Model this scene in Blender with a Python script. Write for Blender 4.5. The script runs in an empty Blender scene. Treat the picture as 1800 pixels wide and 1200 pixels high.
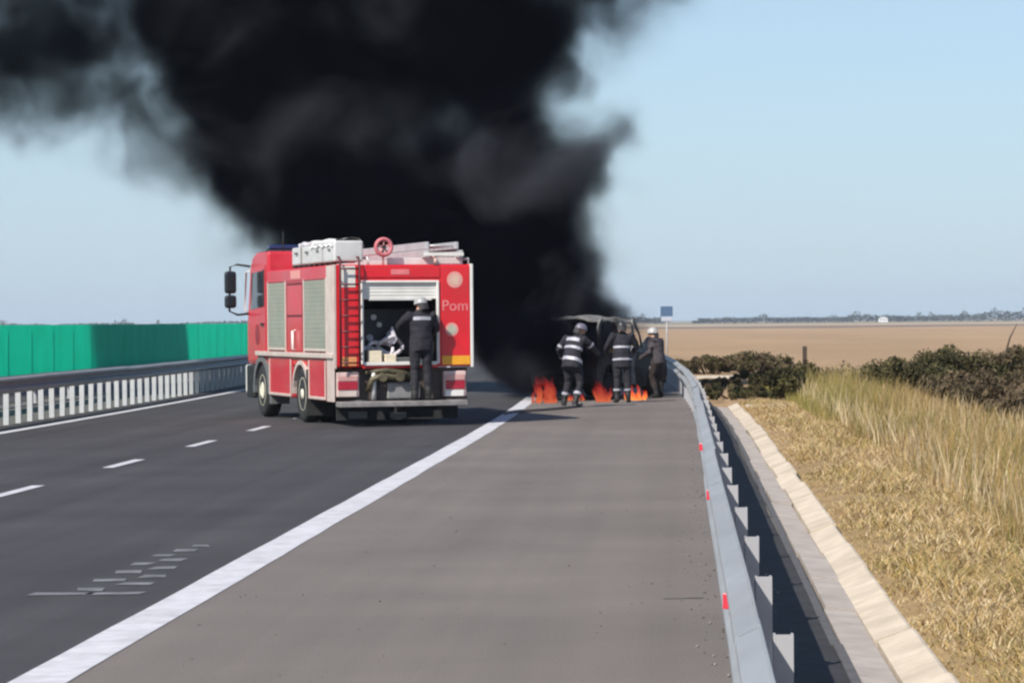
import bpy, bmesh, math, random
import numpy as np
from mathutils import Vector, Matrix, noise

R = math.radians
random.seed(7)
rng = np.random.default_rng(11)
scene = bpy.context.scene
col = scene.collection

# ------------------------------------------------------------------ camera
CAM_H = 1.75
cam_data = bpy.data.cameras.new("camera")
cam = bpy.data.objects.new("camera", cam_data)
col.objects.link(cam)
cam_data.sensor_width = 36.0
cam_data.lens = 100.0
cam_data.shift_x = -0.1639
cam_data.shift_y = -0.0206
cam_data.clip_start = 0.1
cam_data.clip_end = 30000.0
cam.location = (0, 0, CAM_H)
cam.rotation_euler = (R(90), R(0.5), 0)
scene.camera = cam

# ------------------------------------------------------------------ light
SUN_EL = 42.0
SUN_DIR = Vector((0.57, 0.82, 0)).normalized()      # horizontal travel of the light
world = bpy.data.worlds.new("World")
scene.world = world
world.use_nodes = True
wn = world.node_tree
wn.nodes.clear()
sky = wn.nodes.new("ShaderNodeTexSky")
sky.sky_type = 'NISHITA'
sky.sun_disc = False
sky.sun_elevation = R(SUN_EL)
# sky sun_rotation turns clockwise from +Y seen from above; the sun stands at -SUN_DIR
sky.sun_rotation = math.atan2(-SUN_DIR.x, -SUN_DIR.y)
sky.air_density = 1.0
sky.dust_density = 0.8
sky.ozone_density = 5.0
bg = wn.nodes.new("ShaderNodeBackground")
bg.inputs["Strength"].default_value = 0.111
wo = wn.nodes.new("ShaderNodeOutputWorld")
# pale summer haze low in the sky, thinning upwards
wtc = wn.nodes.new("ShaderNodeTexCoord")
wsp = wn.nodes.new("ShaderNodeSeparateXYZ")
wn.links.new(wtc.outputs["Generated"], wsp.inputs[0])
wmr = wn.nodes.new("ShaderNodeMapRange")
wmr.inputs["From Min"].default_value = 0.0
wmr.inputs["From Max"].default_value = 0.45
wmr.inputs["To Min"].default_value = 0.72
wmr.inputs["To Max"].default_value = 0.0
wn.links.new(wsp.outputs["Z"], wmr.inputs["Value"])
wmx = wn.nodes.new("ShaderNodeMix")
wmx.data_type = 'RGBA'
wn.links.new(wmr.outputs[0], wmx.inputs["Factor"])
wn.links.new(sky.outputs[0], wmx.inputs["A"])
wmx.inputs["B"].default_value = (3.75, 4.95, 5.95, 1)
wn.links.new(wmx.outputs["Result"], bg.inputs["Color"])
wn.links.new(bg.outputs[0], wo.inputs["Surface"])

sun_data = bpy.data.lights.new("sun", 'SUN')
sun_data.energy = 5.0
sun_data.angle = R(0.55)
sun_data.color = (1.0, 0.95, 0.87)
sun = bpy.data.objects.new("sun", sun_data)
col.objects.link(sun)
sd = Vector((SUN_DIR.x * math.cos(R(SUN_EL)), SUN_DIR.y * math.cos(R(SUN_EL)), -math.sin(R(SUN_EL))))
sun.rotation_euler = sd.to_track_quat('-Z', 'Y').to_euler()
sun.location = (-20, -20, 30)

vs = scene.view_settings
vs.view_transform = 'Standard'
vs.look = 'None'
vs.exposure = 0.35
vs.gamma = 1.0
vs.use_curve_mapping = False

cy = scene.cycles
cy.use_denoising = True
try:
    cy.denoiser = 'OPENIMAGEDENOISE'
except Exception:
    pass
cy.max_bounces = 6
cy.diffuse_bounces = 3
cy.glossy_bounces = 3
cy.transparent_max_bounces = 16
cy.volume_bounces = 0
cy.volume_step_rate = 3.0
cy.volume_max_steps = 256
cy.filter_width = 2.4
cy.use_adaptive_sampling = True
cy.adaptive_threshold = 0.02

# ------------------------------------------------------------------ materials
MATS = {}
def lin(c):
    return tuple(((v / 255) / 12.92 if v / 255 <= 0.04045 else ((v / 255 + 0.055) / 1.055) ** 2.4) for v in c)

def mat(name, base, rough=0.6, metal=0.0, vary=0.15, scale=6.0, bump=0.0, bump_scale=60.0, coat=0.0, dirt=None, dirt_amt=0.0, dirt_scale=1.5, spec=0.5, stretch=(1, 1, 1)):
    """procedural paint/metal/cloth: base colour with noise variation, optional dirt patches and fine bump"""
    if name in MATS:
        return MATS[name]
    m = bpy.data.materials.new(name)
    m.use_nodes = True
    nt = m.node_tree
    b = nt.nodes["Principled BSDF"]
    tc = nt.nodes.new("ShaderNodeTexCoord")
    mp = nt.nodes.new("ShaderNodeMapping")
    mp.inputs["Scale"].default_value = stretch
    nt.links.new(tc.outputs["Object"], mp.inputs["Vector"])
    n = nt.nodes.new("ShaderNodeTexNoise")
    n.inputs["Scale"].default_value = scale
    n.inputs["Detail"].default_value = 5
    nt.links.new(mp.outputs[0], n.inputs["Vector"])
    r = nt.nodes.new("ShaderNodeMapRange")
    r.inputs["From Min"].default_value = 0.3
    r.inputs["From Max"].default_value = 0.7
    r.inputs["To Min"].default_value = 1 - vary
    r.inputs["To Max"].default_value = 1 + vary
    nt.links.new(n.outputs["Fac"], r.inputs["Value"])
    mx = nt.nodes.new("ShaderNodeMix")
    mx.data_type = 'RGBA'
    mx.blend_type = 'MULTIPLY'
    mx.inputs["Factor"].default_value = 1.0
    mx.inputs["A"].default_value = (*base, 1)
    nt.links.new(r.outputs[0], mx.inputs["B"])
    out = mx.outputs["Result"]
    if dirt is not None:
        n2 = nt.nodes.new("ShaderNodeTexNoise")
        n2.inputs["Scale"].default_value = dirt_scale
        n2.inputs["Detail"].default_value = 8
        n2.inputs["Roughness"].default_value = 0.65
        nt.links.new(mp.outputs[0], n2.inputs["Vector"])
        r2 = nt.nodes.new("ShaderNodeMapRange")
        r2.inputs["From Min"].default_value = 0.42
        r2.inputs["From Max"].default_value = 0.68
        r2.inputs["To Min"].default_value = 0
        r2.inputs["To Max"].default_value = dirt_amt
        nt.links.new(n2.outputs["Fac"], r2.inputs["Value"])
        m2 = nt.nodes.new("ShaderNodeMix")
        m2.data_type = 'RGBA'
        nt.links.new(r2.outputs[0], m2.inputs["Factor"])
        nt.links.new(out, m2.inputs["A"])
        m2.inputs["B"].default_value = (*dirt, 1)
        out = m2.outputs["Result"]
    nt.links.new(out, b.inputs["Base Color"])
    b.inputs["Roughness"].default_value = rough
    b.inputs["Metallic"].default_value = metal
    b.inputs["Specular IOR Level"].default_value = spec
    if coat:
        b.inputs["Coat Weight"].default_value = coat
        b.inputs["Coat Roughness"].default_value = 0.12
    if bump:
        n3 = nt.nodes.new("ShaderNodeTexNoise")
        n3.inputs["Scale"].default_value = bump_scale
        n3.inputs["Detail"].default_value = 3
        nt.links.new(mp.outputs[0], n3.inputs["Vector"])
        bp = nt.nodes.new("ShaderNodeBump")
        bp.inputs["Strength"].default_value = bump
        bp.inputs["Distance"].default_value = 0.02
        nt.links.new(n3.outputs["Fac"], bp.inputs["Height"])
        nt.links.new(bp.outputs[0], b.inputs["Normal"])
    MATS[name] = m
    return m

def mat_attr(name, rough=0.8, sss=0.0):
    """colour read from a per-piece colour attribute (each blade or leaf has its own tint)"""
    if name in MATS:
        return MATS[name]
    m = bpy.data.materials.new(name)
    m.use_nodes = True
    nt = m.node_tree
    b = nt.nodes["Principled BSDF"]
    a = nt.nodes.new("ShaderNodeAttribute")
    a.attribute_name = "tint"
    n = nt.nodes.new("ShaderNodeTexNoise")
    n.inputs["Scale"].default_value = 3.0
    g = nt.nodes.new("ShaderNodeNewGeometry")
    nt.links.new(g.outputs["Position"], n.inputs["Vector"])
    r = nt.nodes.new("ShaderNodeMapRange")
    r.inputs["From Min"].default_value = 0.3
    r.inputs["From Max"].default_value = 0.7
    r.inputs["To Min"].default_value = 0.8
    r.inputs["To Max"].default_value = 1.15
    nt.links.new(n.outputs["Fac"], r.inputs["Value"])
    mx = nt.nodes.new("ShaderNodeMix")
    mx.data_type = 'RGBA'
    mx.blend_type = 'MULTIPLY'
    mx.inputs["Factor"].default_value = 1.0
    nt.links.new(a.outputs["Color"], mx.inputs["A"])
    nt.links.new(r.outputs[0], mx.inputs["B"])
    nt.links.new(mx.outputs["Result"], b.inputs["Base Color"])
    b.inputs["Roughness"].default_value = rough
    b.inputs["Specular IOR Level"].default_value = 0.2
    if sss:
        tr = nt.nodes.new("ShaderNodeBsdfTranslucent")
        nt.links.new(mx.outputs["Result"], tr.inputs["Color"])
        ms = nt.nodes.new("ShaderNodeMixShader")
        ms.inputs["Fac"].default_value = sss
        nt.links.new(b.outputs[0], ms.inputs[1])
        nt.links.new(tr.outputs[0], ms.inputs[2])
        nt.links.new(ms.outputs[0], nt.nodes["Material Output"].inputs["Surface"])
    MATS[name] = m
    return m

# ------------------------------------------------------------------ object helpers
def tag(o, label=None, cat=None, group=None, kind=None):
    if label: o["label"] = label
    if cat: o["category"] = cat
    if group: o["group"] = group
    if kind: o["kind"] = kind
    return o

def empty(name, loc=(0, 0, 0), rz=0.0, parent=None):
    o = bpy.data.objects.new(name, None)
    o.empty_display_size = 0.2
    o.location = loc
    o.rotation_euler = (0, 0, rz)
    if parent: o.parent = parent
    col.objects.link(o)
    return o

def link(name, me, m=None, parent=None, loc=None, rot=None):
    if m is not None and not me.materials:
        for k in (m if isinstance(m, (list, tuple)) else [m]):
            me.materials.append(k)
    o = bpy.data.objects.new(name, me)
    if parent is not None: o.parent = parent
    if loc is not None: o.location = loc
    if rot is not None: o.rotation_euler = rot
    col.objects.link(o)
    return o

def copy_tree(o, parent=None):
    c = o.copy()
    col.objects.link(c)
    c.parent = parent
    for ch in o.children:
        copy_tree(ch, c)
    return c

class MB:
    """collects boxes, tubes, prisms, lathes in one bmesh; build() links it as one object"""
    def __init__(self):
        self.bm = bmesh.new()

    def quad_strip(self, rings, closed=True, caps=True, smooth=False):
        vs_ = [[self.bm.verts.new(p) for p in ring] for ring in rings]
        n = len(rings[0])
        for a, b in zip(vs_[:-1], vs_[1:]):
            for i in range(n if closed else n - 1):
                j = (i + 1) % n
                try:
                    f = self.bm.faces.new((a[i], a[j], b[j], b[i]))
                    f.smooth = smooth
                except ValueError:
                    pass
        if caps and closed:
            try: self.bm.faces.new(list(reversed(vs_[0])))
            except ValueError: pass
            try: self.bm.faces.new(vs_[-1])
            except ValueError: pass
        return self

    def box(self, lo, hi, bevel=0.0, M=None):
        x0, y0, z0 = lo; x1, y1, z1 = hi
        tmp = bmesh.new()
        bmesh.ops.create_cube(tmp, size=1.0)
        for v in tmp.verts:
            v.co = Vector(((x0 + x1) / 2 + v.co.x * (x1 - x0), (y0 + y1) / 2 + v.co.y * (y1 - y0), (z0 + z1) / 2 + v.co.z * (z1 - z0)))
        if bevel > 0:
            bmesh.ops.bevel(tmp, geom=list(tmp.edges), offset=bevel, segments=2, affect='EDGES', profile=0.5)
        self.merge(tmp, M)
        return self

    def prism(self, pts, y0, y1, axis='Y', bevel=0.0, M=None):
        """extrude the closed polygon pts (2D) along an axis"""
        tmp = bmesh.new()
        def p3(p, t):
            if axis == 'Y': return (p[0], t, p[1])
            if axis == 'X': return (t, p[0], p[1])
            return (p[0], p[1], t)
        a = [tmp.verts.new(p3(p, y0)) for p in pts]
        b = [tmp.verts.new(p3(p, y1)) for p in pts]
        n = len(pts)
        tmp.faces.new(a); tmp.faces.new(list(reversed(b)))
        for i in range(n):
            j = (i + 1) % n
            tmp.faces.new((a[j], a[i], b[i], b[j]))
        bmesh.ops.recalc_face_normals(tmp, faces=list(tmp.faces))
        if bevel > 0:
            bmesh.ops.bevel(tmp, geom=list(tmp.edges), offset=bevel, segments=2, affect='EDGES', profile=0.5)
        self.merge(tmp, M)
        return self

    def tube(self, pts, r, seg=8, caps=True):
        pts = [Vector(p) for p in pts]
        rs = r if isinstance(r, (list, tuple)) else [r] * len(pts)
        rings = []
        up = Vector((0, 0, 1))
        for i, p in enumerate(pts):
            d = (pts[min(i + 1, len(pts) - 1)] - pts[max(i - 1, 0)]).normalized()
            u = up if abs(d.dot(up)) < 0.95 else Vector((1, 0, 0))
            a = d.cross(u).normalized(); b = d.cross(a).normalized()
            rings.append([p + (a * math.cos(t) + b * math.sin(t)) * rs[i] for t in [2 * math.pi * k / seg for k in range(seg)]])
        self.quad_strip(rings, True, caps, smooth=True)
        return self

    def lathe(self, prof, seg=24, M=None, axis='X'):
        """prof: (t, r) along an axis"""
        tmp = bmesh.new()
        rings = []
        for t, r in prof:
            ring = []
            for k in range(seg):
                a = 2 * math.pi * k / seg
                c, s = math.cos(a) * r, math.sin(a) * r
                ring.append(tmp.verts.new((t, c, s) if axis == 'X' else ((c, t, s) if axis == 'Y' else (c, s, t))))
            rings.append(ring)
        for a, b in zip(rings[:-1], rings[1:]):
            for i in range(seg):
                j = (i + 1) % seg
                f = tmp.faces.new((a[i], a[j], b[j], b[i])); f.smooth = True
        tmp.faces.new(rings[0]); tmp.faces.new(list(reversed(rings[-1])))
        bmesh.ops.recalc_face_normals(tmp, faces=list(tmp.faces))
        self.merge(tmp, M)
        return self

    def merge(self, tmp, M=None):
        if M is not None:
            bmesh.ops.transform(tmp, matrix=M, verts=list(tmp.verts))
        me = bpy.data.meshes.new("t")
        tmp.to_mesh(me); tmp.free()
        self.bm.from_mesh(me)
        bpy.data.meshes.remove(me)

    def mesh(self, name):
        bmesh.ops.recalc_face_normals(self.bm, faces=list(self.bm.faces))
        me = bpy.data.meshes.new(name)
        self.bm.to_mesh(me)
        self.bm.free()
        return me

    def build(self, name, m, parent=None, loc=None, rot=None):
        return link(name, self.mesh(name), m, parent, loc, rot)

def box(name, lo, hi, m, parent=None, bevel=0.0):
    return MB().box(lo, hi, bevel).build(name, m, parent)

def mesh_np(name, verts, faces, m, tint=None, smooth=False):
    """verts (n,3) array, faces (k,4) or (k,3) array"""
    me = bpy.data.meshes.new(name)
    nv, (nf, k) = len(verts), faces.shape
    me.vertices.add(nv)
    me.vertices.foreach_set("co", np.asarray(verts, np.float32).ravel())
    me.loops.add(nf * k)
    me.loops.foreach_set("vertex_index", faces.astype(np.int32).ravel())
    me.polygons.add(nf)
    me.polygons.foreach_set("loop_start", np.arange(0, nf * k, k, dtype=np.int32))
    me.polygons.foreach_set("loop_total", np.full(nf, k, np.int32))
    if smooth:
        me.polygons.foreach_set("use_smooth", np.ones(nf, bool))
    me.update(calc_edges=True)
    if tint is not None:
        a = me.color_attributes.new("tint", 'FLOAT_COLOR', 'POINT')
        t4 = np.ones((nv, 4), np.float32); t4[:, :3] = tint
        a.data.foreach_set("color", t4.ravel())
    if m is not None:
        me.materials.append(m)
    return me

# ------------------------------------------------------------------ the setting
def bend(y):
    """the motorway runs straight and then eases to the left"""
    t = max(0.0, min(y, 320.0) - 40.0)
    return -0.0004 * t * t

def ground_z(x, y):
    """fill slope beside the road, then the plain"""
    d = x - bend(y)
    if -30 < d < 1.2: return -0.08
    if d >= 1.2:
        pts = [(1.2, -.03), (1.6, .0), (2.6, -.02), (4.5, -.14), (8, -.55), (12, -.95), (20, -1.1), (1e6, -1.1)]
    else:
        d = -d - 28.8
        pts = [(1.2, -.03), (6, -.5), (14, -1.1), (1e6, -1.1)]
    for (a, za), (b, zb) in zip(pts[:-1], pts[1:]):
        if d <= b:
            return za + (zb - za) * max(0, d - a) / (b - a)
    return -1.1

def soil_mat():
    m = bpy.data.materials.new("dry_ground"); m.use_nodes = True
    nt = m.node_tree; N, L = nt.nodes, nt.links
    b = N["Principled BSDF"]
    g = N.new("ShaderNodeNewGeometry")
    sep = N.new("ShaderNodeSeparateXYZ"); L.new(g.outputs["Position"], sep.inputs[0])
    # field strips: stubble, plough, pale fallow
    wob = N.new("ShaderNodeTexNoise"); wob.inputs["Scale"].default_value = 0.004; L.new(g.outputs["Position"], wob.inputs["Vector"])
    ad = N.new("ShaderNodeMath"); ad.operation = 'MULTIPLY_ADD'; L.new(wob.outputs["Fac"], ad.inputs[0]); ad.inputs[1].default_value = 160; L.new(sep.outputs["Y"], ad.inputs[2])
    mr = N.new("ShaderNodeMapRange"); mr.inputs["From Min"].default_value = 0; mr.inputs["From Max"].default_value = 4000; L.new(ad.outputs[0], mr.inputs["Value"])
    cr = N.new("ShaderNodeValToRGB"); L.new(mr.outputs[0], cr.inputs["Fac"])
    e = cr.color_ramp
    stops = [(0.0, (.30, .215, .10)), (.018, (.30, .215, .10)), (.03, (.33, .22, .125)), (.2, (.36, .24, .14)), (.255, (.36, .25, .15)), (.262, (.19, .135, .10)), (.33, (.21, .15, .11)), (.34, (.40, .31, .21)), (.48, (.38, .30, .20)), (.5, (.22, .19, .12)), (1, (.26, .22, .15))]
    e.elements[0].position, e.elements[0].color = stops[0][0], (*stops[0][1], 1)
    e.elements[1].position, e.elements[1].color = stops[-1][0], (*stops[-1][1], 1)
    for p, c in stops[1:-1]:
        k = e.elements.new(p); k.color = (*c, 1)
    n = N.new("ShaderNodeTexNoise"); n.inputs["Scale"].default_value = 1.3; n.inputs["Detail"].default_value = 8; n.inputs["Roughness"].default_value = .7
    L.new(g.outputs["Position"], n.inputs["Vector"])
    r = N.new("ShaderNodeMapRange"); r.inputs["From Min"].default_value = .3; r.inputs["From Max"].default_value = .7; r.inputs["To Min"].default_value = .72; r.inputs["To Max"].default_value = 1.2
    L.new(n.outputs["Fac"], r.inputs["Value"])
    n2 = N.new("ShaderNodeTexNoise"); n2.inputs["Scale"].default_value = 0.03; n2.inputs["Detail"].default_value = 4
    mpp = N.new("ShaderNodeMapping"); mpp.inputs["Scale"].default_value = (1, .25, 1); L.new(g.outputs["Position"], mpp.inputs["Vector"]); L.new(mpp.outputs[0], n2.inputs["Vector"])
    r2 = N.new("ShaderNodeMapRange"); r2.inputs["From Min"].default_value = .3; r2.inputs["From Max"].default_value = .7; r2.inputs["To Min"].default_value = .85; r2.inputs["To Max"].default_value = 1.12
    L.new(n2.outputs["Fac"], r2.inputs["Value"])
    mu = N.new("ShaderNodeMath"); mu.operation = 'MULTIPLY'; L.new(r.outputs[0], mu.inputs[0]); L.new(r2.outputs[0], mu.inputs[1])
    mx = N.new("ShaderNodeMix"); mx.data_type = 'RGBA'; mx.blend_type = 'MULTIPLY'; mx.inputs["Factor"].default_value = 1
    L.new(cr.outputs[0], mx.inputs["A"]); L.new(mu.outputs[0], mx.inputs["B"])
    L.new(mx.outputs["Result"], b.inputs["Base Color"])
    b.inputs["Roughness"].default_value = 1.0; b.inputs["Specular IOR Level"].default_value = .1
    return m

def build_ground():
    ys = [-40, -10, 0] + [4 + 2 * k for k in range(60)] + [130, 145, 165, 190, 220, 260, 320, 420, 600, 900, 1400, 2200, 3500, 6000, 10000, 20000]
    ds = [-12000, -3000, -800, -250, -90, -50, -40, -34, -30.5, -29.9] + [-12, 0, 1.15, 1.25, 1.6, 2.1, 2.6, 3.2, 4.5, 6, 8, 10, 12, 16, 20, 35, 60, 120, 300, 900, 3000, 12000]
    V, F = [], []
    for y in ys:
        for d in ds:
            x = d + bend(y)
            z = ground_z(x, y)
            if 1.5 < d < 16 and y < 130: z += 0.05 * noise.noise(Vector((x * .9, y * .5, 0)))
            V.append((x, y, z))
    w = len(ds)
    for j in range(len(ys) - 1):
        for i in range(w - 1):
            a = j * w + i
            F.append((a, a + 1, a + 1 + w, a + w))
    me = mesh_np("ground", np.array(V), np.array(F), soil_mat(), smooth=True)
    tag(link("ground", me), kind="structure")
build_ground()

def asphalt(name, base, fine, patch, streak=0.10):
    m = bpy.data.materials.new(name); m.use_nodes = True
    nt = m.node_tree; N, L = nt.nodes, nt.links
    b = N["Principled BSDF"]
    g = N.new("ShaderNodeNewGeometry")
    def nz(scale, detail, lo, hi, st=(1, 1, 1), rough=.6):
        mp = N.new("ShaderNodeMapping"); mp.inputs["Scale"].default_value = st; L.new(g.outputs["Position"], mp.inputs["Vector"])
        n = N.new("ShaderNodeTexNoise"); n.inputs["Scale"].default_value = scale; n.inputs["Detail"].default_value = detail; n.inputs["Roughness"].default_value = rough
        L.new(mp.outputs[0], n.inputs["Vector"])
        r = N.new("ShaderNodeMapRange"); r.inputs["From Min"].default_value = .3; r.inputs["From Max"].default_value = .7
        r.inputs["To Min"].default_value = lo; r.inputs["To Max"].default_value = hi
        L.new(n.outputs["Fac"], r.inputs["Value"])
        return r.outputs[0], n
    a, nf = nz(70, 4, 1 - fine, 1 + fine)
    c, _ = nz(.35, 5, 1 - patch, 1 + patch)
    s, _ = nz(1.6, 3, 1 - streak, 1 + streak, (1, .015, 1))
    t, _ = nz(.9, 3, 1 - streak * .4, 1 + streak * .3, (.12, 1, 1))
    def mul(p, q):
        k = N.new("ShaderNodeMath"); k.operation = 'MULTIPLY'; L.new(p, k.inputs[0]); L.new(q, k.inputs[1]); return k.outputs[0]
    f = mul(mul(a, c), mul(s, t))
    mx = N.new("ShaderNodeMix"); mx.data_type = 'RGBA'; mx.blend_type = 'MULTIPLY'; mx.inputs["Factor"].default_value = 1
    mx.inputs["A"].default_value = (*base, 1); L.new(f, mx.inputs["B"])
    L.new(mx.outputs["Result"], b.inputs["Base Color"])
    b.inputs["Roughness"].default_value = .85
    b.inputs["Specular IOR Level"].default_value = .3
    bp = N.new("ShaderNodeBump"); bp.inputs["Strength"].default_value = .35; bp.inputs["Distance"].default_value = .01
    L.new(nf.outputs["Fac"], bp.inputs["Height"]); L.new(bp.outputs[0], b.inputs["Normal"])
    return m

def strip_mesh(name, d0, d1, z, y0, y1, m, step=2.0, wob=0.0, thick=0.0):
    ys = np.arange(y0, y1 + .01, step)
    V, F = [], []
    for y in ys:
        w = wob * noise.noise(Vector((y * .7, d0 * 3, 1.3))) if wob else 0
        w2 = wob * noise.noise(Vector((y * .9, d1 * 3, 7.3))) if wob else 0
        V += [(d0 + bend(y) + w, y, z), (d1 + bend(y) + w2, y, z)]
    for k in range(len(ys) - 1):
        F.append((2 * k, 2 * k + 1, 2 * k + 3, 2 * k + 2))
    return mesh_np(name, np.array(V), np.array(F), m)

lane_asphalt = asphalt("lane_asphalt", (.050, .0465, .0475), .28, .14, .18)
shoulder_asphalt = asphalt("shoulder_asphalt", (.152, .130, .115), .24, .12, .09)
tag(link("road", strip_mesh("road", -11.9, -3.1, 0, -20, 420, lane_asphalt)), kind="structure")
tag(link("road_shoulder", strip_mesh("road_shoulder", -3.1, .80, 0.0, -20, 420, shoulder_asphalt)), kind="structure")
tag(link("road_opposite", strip_mesh("road_opposite", -29.5, -15.0, 0.0, -20, 420, lane_asphalt, 4)), kind="structure")
tag(link("median_ground", strip_mesh("median_ground", -15.0, -11.9, -.01, -20, 420, mat("median_gravel", (.10, .095, .085), .95, vary=.35, scale=8), 4)), kind="structure")

tag(link("ground_strip", strip_mesh("ground_strip", .43, .80, .004, -20, 420, mat("painted_shade_edge", (.022, .021, .022), .95, vary=.4, scale=5, bump=.4), 2.0, .03)), kind="structure")  # dark strip over the shoulder; its colour paints in the guardrail's shade
paint = mat("road_paint", (.55, .535, .55), .7, vary=.10, scale=9, dirt=(.2, .19, .19), dirt_amt=.35, dirt_scale=3.0)
paint_worn = mat("worn_road_paint", (.19, .19, .195), .8, vary=.35, scale=14, dirt=(.066, .063, .064), dirt_amt=1.0, dirt_scale=7)
tag(link("road_shoulder_line", strip_mesh("road_shoulder_line", -3.31, -3.02, .004, -20, 420, paint, .5, .012)), kind="structure")
tag(link("road_edge_line", strip_mesh("road_edge_line", -11.23, -11.03, .004, -20, 420, paint, 1.0, .01)), kind="structure")
lane_line = tag(empty("road_lane_line"), kind="structure")
for k in range(-3, 26):
    y = 29.1 + 5.85 * k
    if y < 5: continue
    me = strip_mesh("dash", -7.12, -6.98, .004, y, y + 2.1, paint, .7, .008)
    link("dash", me, None, lane_line)
# worn paint patches in the near lane
worn = tag(empty("road_worn_marking"), kind="structure")
for (x, y, w, l) in [(-3.84, 22.07, .15, .22), (-3.77, 21.17, .17, .22), (-3.95, 21.6, .15, .2), (-3.72, 20.49, .18, .22), (-3.95, 20.85, .15, .22), (-3.68, 19.8, .17, .2), (-3.93, 20.18, .17, .22),
                     (-3.70, 19.25, .2, .2), (-3.93, 19.52, .2, .2), (-3.92, 18.85, .16, .22), (-4.03, 18.57, .42, .16), (-3.70, 18.55, .34, .17), (-3.80, 22.5, .12, .2)]:
    j = [random.uniform(-.03, .03) for _ in range(8)]
    me = bpy.data.meshes.new("paint_patch")
    me.from_pydata([(x - w / 2 + j[0], y - l / 2 + j[1], .004), (x + w / 2 + j[2], y - l / 2 + j[3], .004), (x + w / 2 + j[4], y + l / 2 + j[5], .004), (x - w / 2 + j[6], y + l / 2 + j[7], .004)], [], [(0, 1, 2, 3)])
    link("paint_patch", me, paint_worn, worn)
# sealed cracks across the hard shoulder
crack_m = mat("crack_sealant", (.055, .05, .046), .7, vary=.2)
cr = tag(empty("road_crack_seals"), kind="structure")
for (x0, x1, y) in [(-.12, .14, 17.9),]:
    V, F = [], []
    n = 14
    for i in range(n + 1):
        t = i / n; x = x0 + (x1 - x0) * t
        yy = y + .05 * noise.noise(Vector((x * 2.5, y, 0))); h = (.008 + .014 * abs(noise.noise(Vector((x * 5, y, 3))))) * (1.2 if i < n else .5)
        V += [(x, yy - h, .004), (x, yy + h, .004)]
    for i in range(n): F.append((2 * i, 2 * i + 2, 2 * i + 3, 2 * i + 1))
    link("crack_seal", mesh_np("crack_seal", np.array(V), np.array(F), crack_m), None, cr)

# ------------------------------------------------------------------ roadside drain
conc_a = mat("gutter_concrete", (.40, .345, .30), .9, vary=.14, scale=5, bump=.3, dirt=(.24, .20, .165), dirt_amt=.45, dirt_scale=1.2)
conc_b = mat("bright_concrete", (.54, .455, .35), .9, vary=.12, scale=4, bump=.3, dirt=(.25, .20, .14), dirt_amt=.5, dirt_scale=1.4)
conc_c = mat("kerb_concrete", (.085, .08, .08), .9, vary=.2, scale=6)
drain = tag(empty("drainage_channel", (0, 0, 0)), "pale concrete drainage channel of slabs running between guardrail and dry grass", "drain")
def gutter_slab(name, prof, y0, y1, m):
    b = MB()
    rings = []
    jx, jz = random.uniform(-.012, .012), random.uniform(-.008, .008)
    for y in (y0 + .012, (y0 + y1) / 2, y1 - .012):
        rings.append([(x + bend(y) + jx, y, z + jz) for x, z in prof])
    b.quad_strip(rings)
    b.build(name, m, drain)
y = 9.2
while y < 57:
    L_ = 2.0 + random.uniform(-.05, .05)
    gutter_slab("kerb_slab", [(.80, -.15), (.855, -.15), (.85, .012), (.80, .014)], y, y + L_, conc_c)
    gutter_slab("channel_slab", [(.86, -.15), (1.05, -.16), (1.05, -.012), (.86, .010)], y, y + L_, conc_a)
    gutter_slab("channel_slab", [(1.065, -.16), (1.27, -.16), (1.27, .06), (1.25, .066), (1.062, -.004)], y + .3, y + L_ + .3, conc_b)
    y += L_
for (x0, x1, y0, y1) in [(1.32, 2.3, 57.3, 58.1)]:
    MB().box((x0, y0, -.1), (x1, y1, .03), .02).build("outfall_slab", conc_b, drain)
tag(box("concrete_slab", (.5, 86.0, -.15), (2.2, 88.4, .03), conc_b, None, .03), "pale concrete slab lying in the dark verge beyond the drain's end", "slab")

# ------------------------------------------------------------------ guardrails
zinc = mat("galvanised_steel", (.30, .315, .325), .55, .2, vary=.10, scale=3, dirt=(.26, .25, .24), dirt_amt=.5, dirt_scale=2.2, stretch=(1, .4, 1))
zinc_post = mat("galvanised_post", (.36, .355, .365), .7, .1, vary=.12, scale=6)
reflect_red = mat("red_reflector", (.55, .03, .05), .3, vary=.05, spec=.6)

def w_beam(y0, y1, x, z0, side, dx=0.0, dz=0.0, ny=3):
    """W-section rail along the road; side -1 bulges towards -x"""
    P = [(.08, .31), (.074, .297), (.012, .268), (0, .255), (0, .225), (.012, .212), (.068, .178), (.08, .165), (.08, .145), (.068, .132), (.012, .098), (0, .085), (0, .055), (.012, .042), (.074, .013), (.08, 0)]
    out = [(x + side * (.08 - p[0]) , z0 + p[1]) for p in P]
    back = [(px - side * .005, pz) for px, pz in reversed(out)]
    prof = out + back
    b = MB()
    rings = []
    for k in range(ny):
        y = y0 + (y1 - y0) * k / (ny - 1)
        w = .006 * noise.noise(Vector((y * .5, x, 0)))
        rings.append([(px + bend(y) + dx + w, y, pz + dz + w) for px, pz in prof])
    b.quad_strip(rings)
    return b

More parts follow.
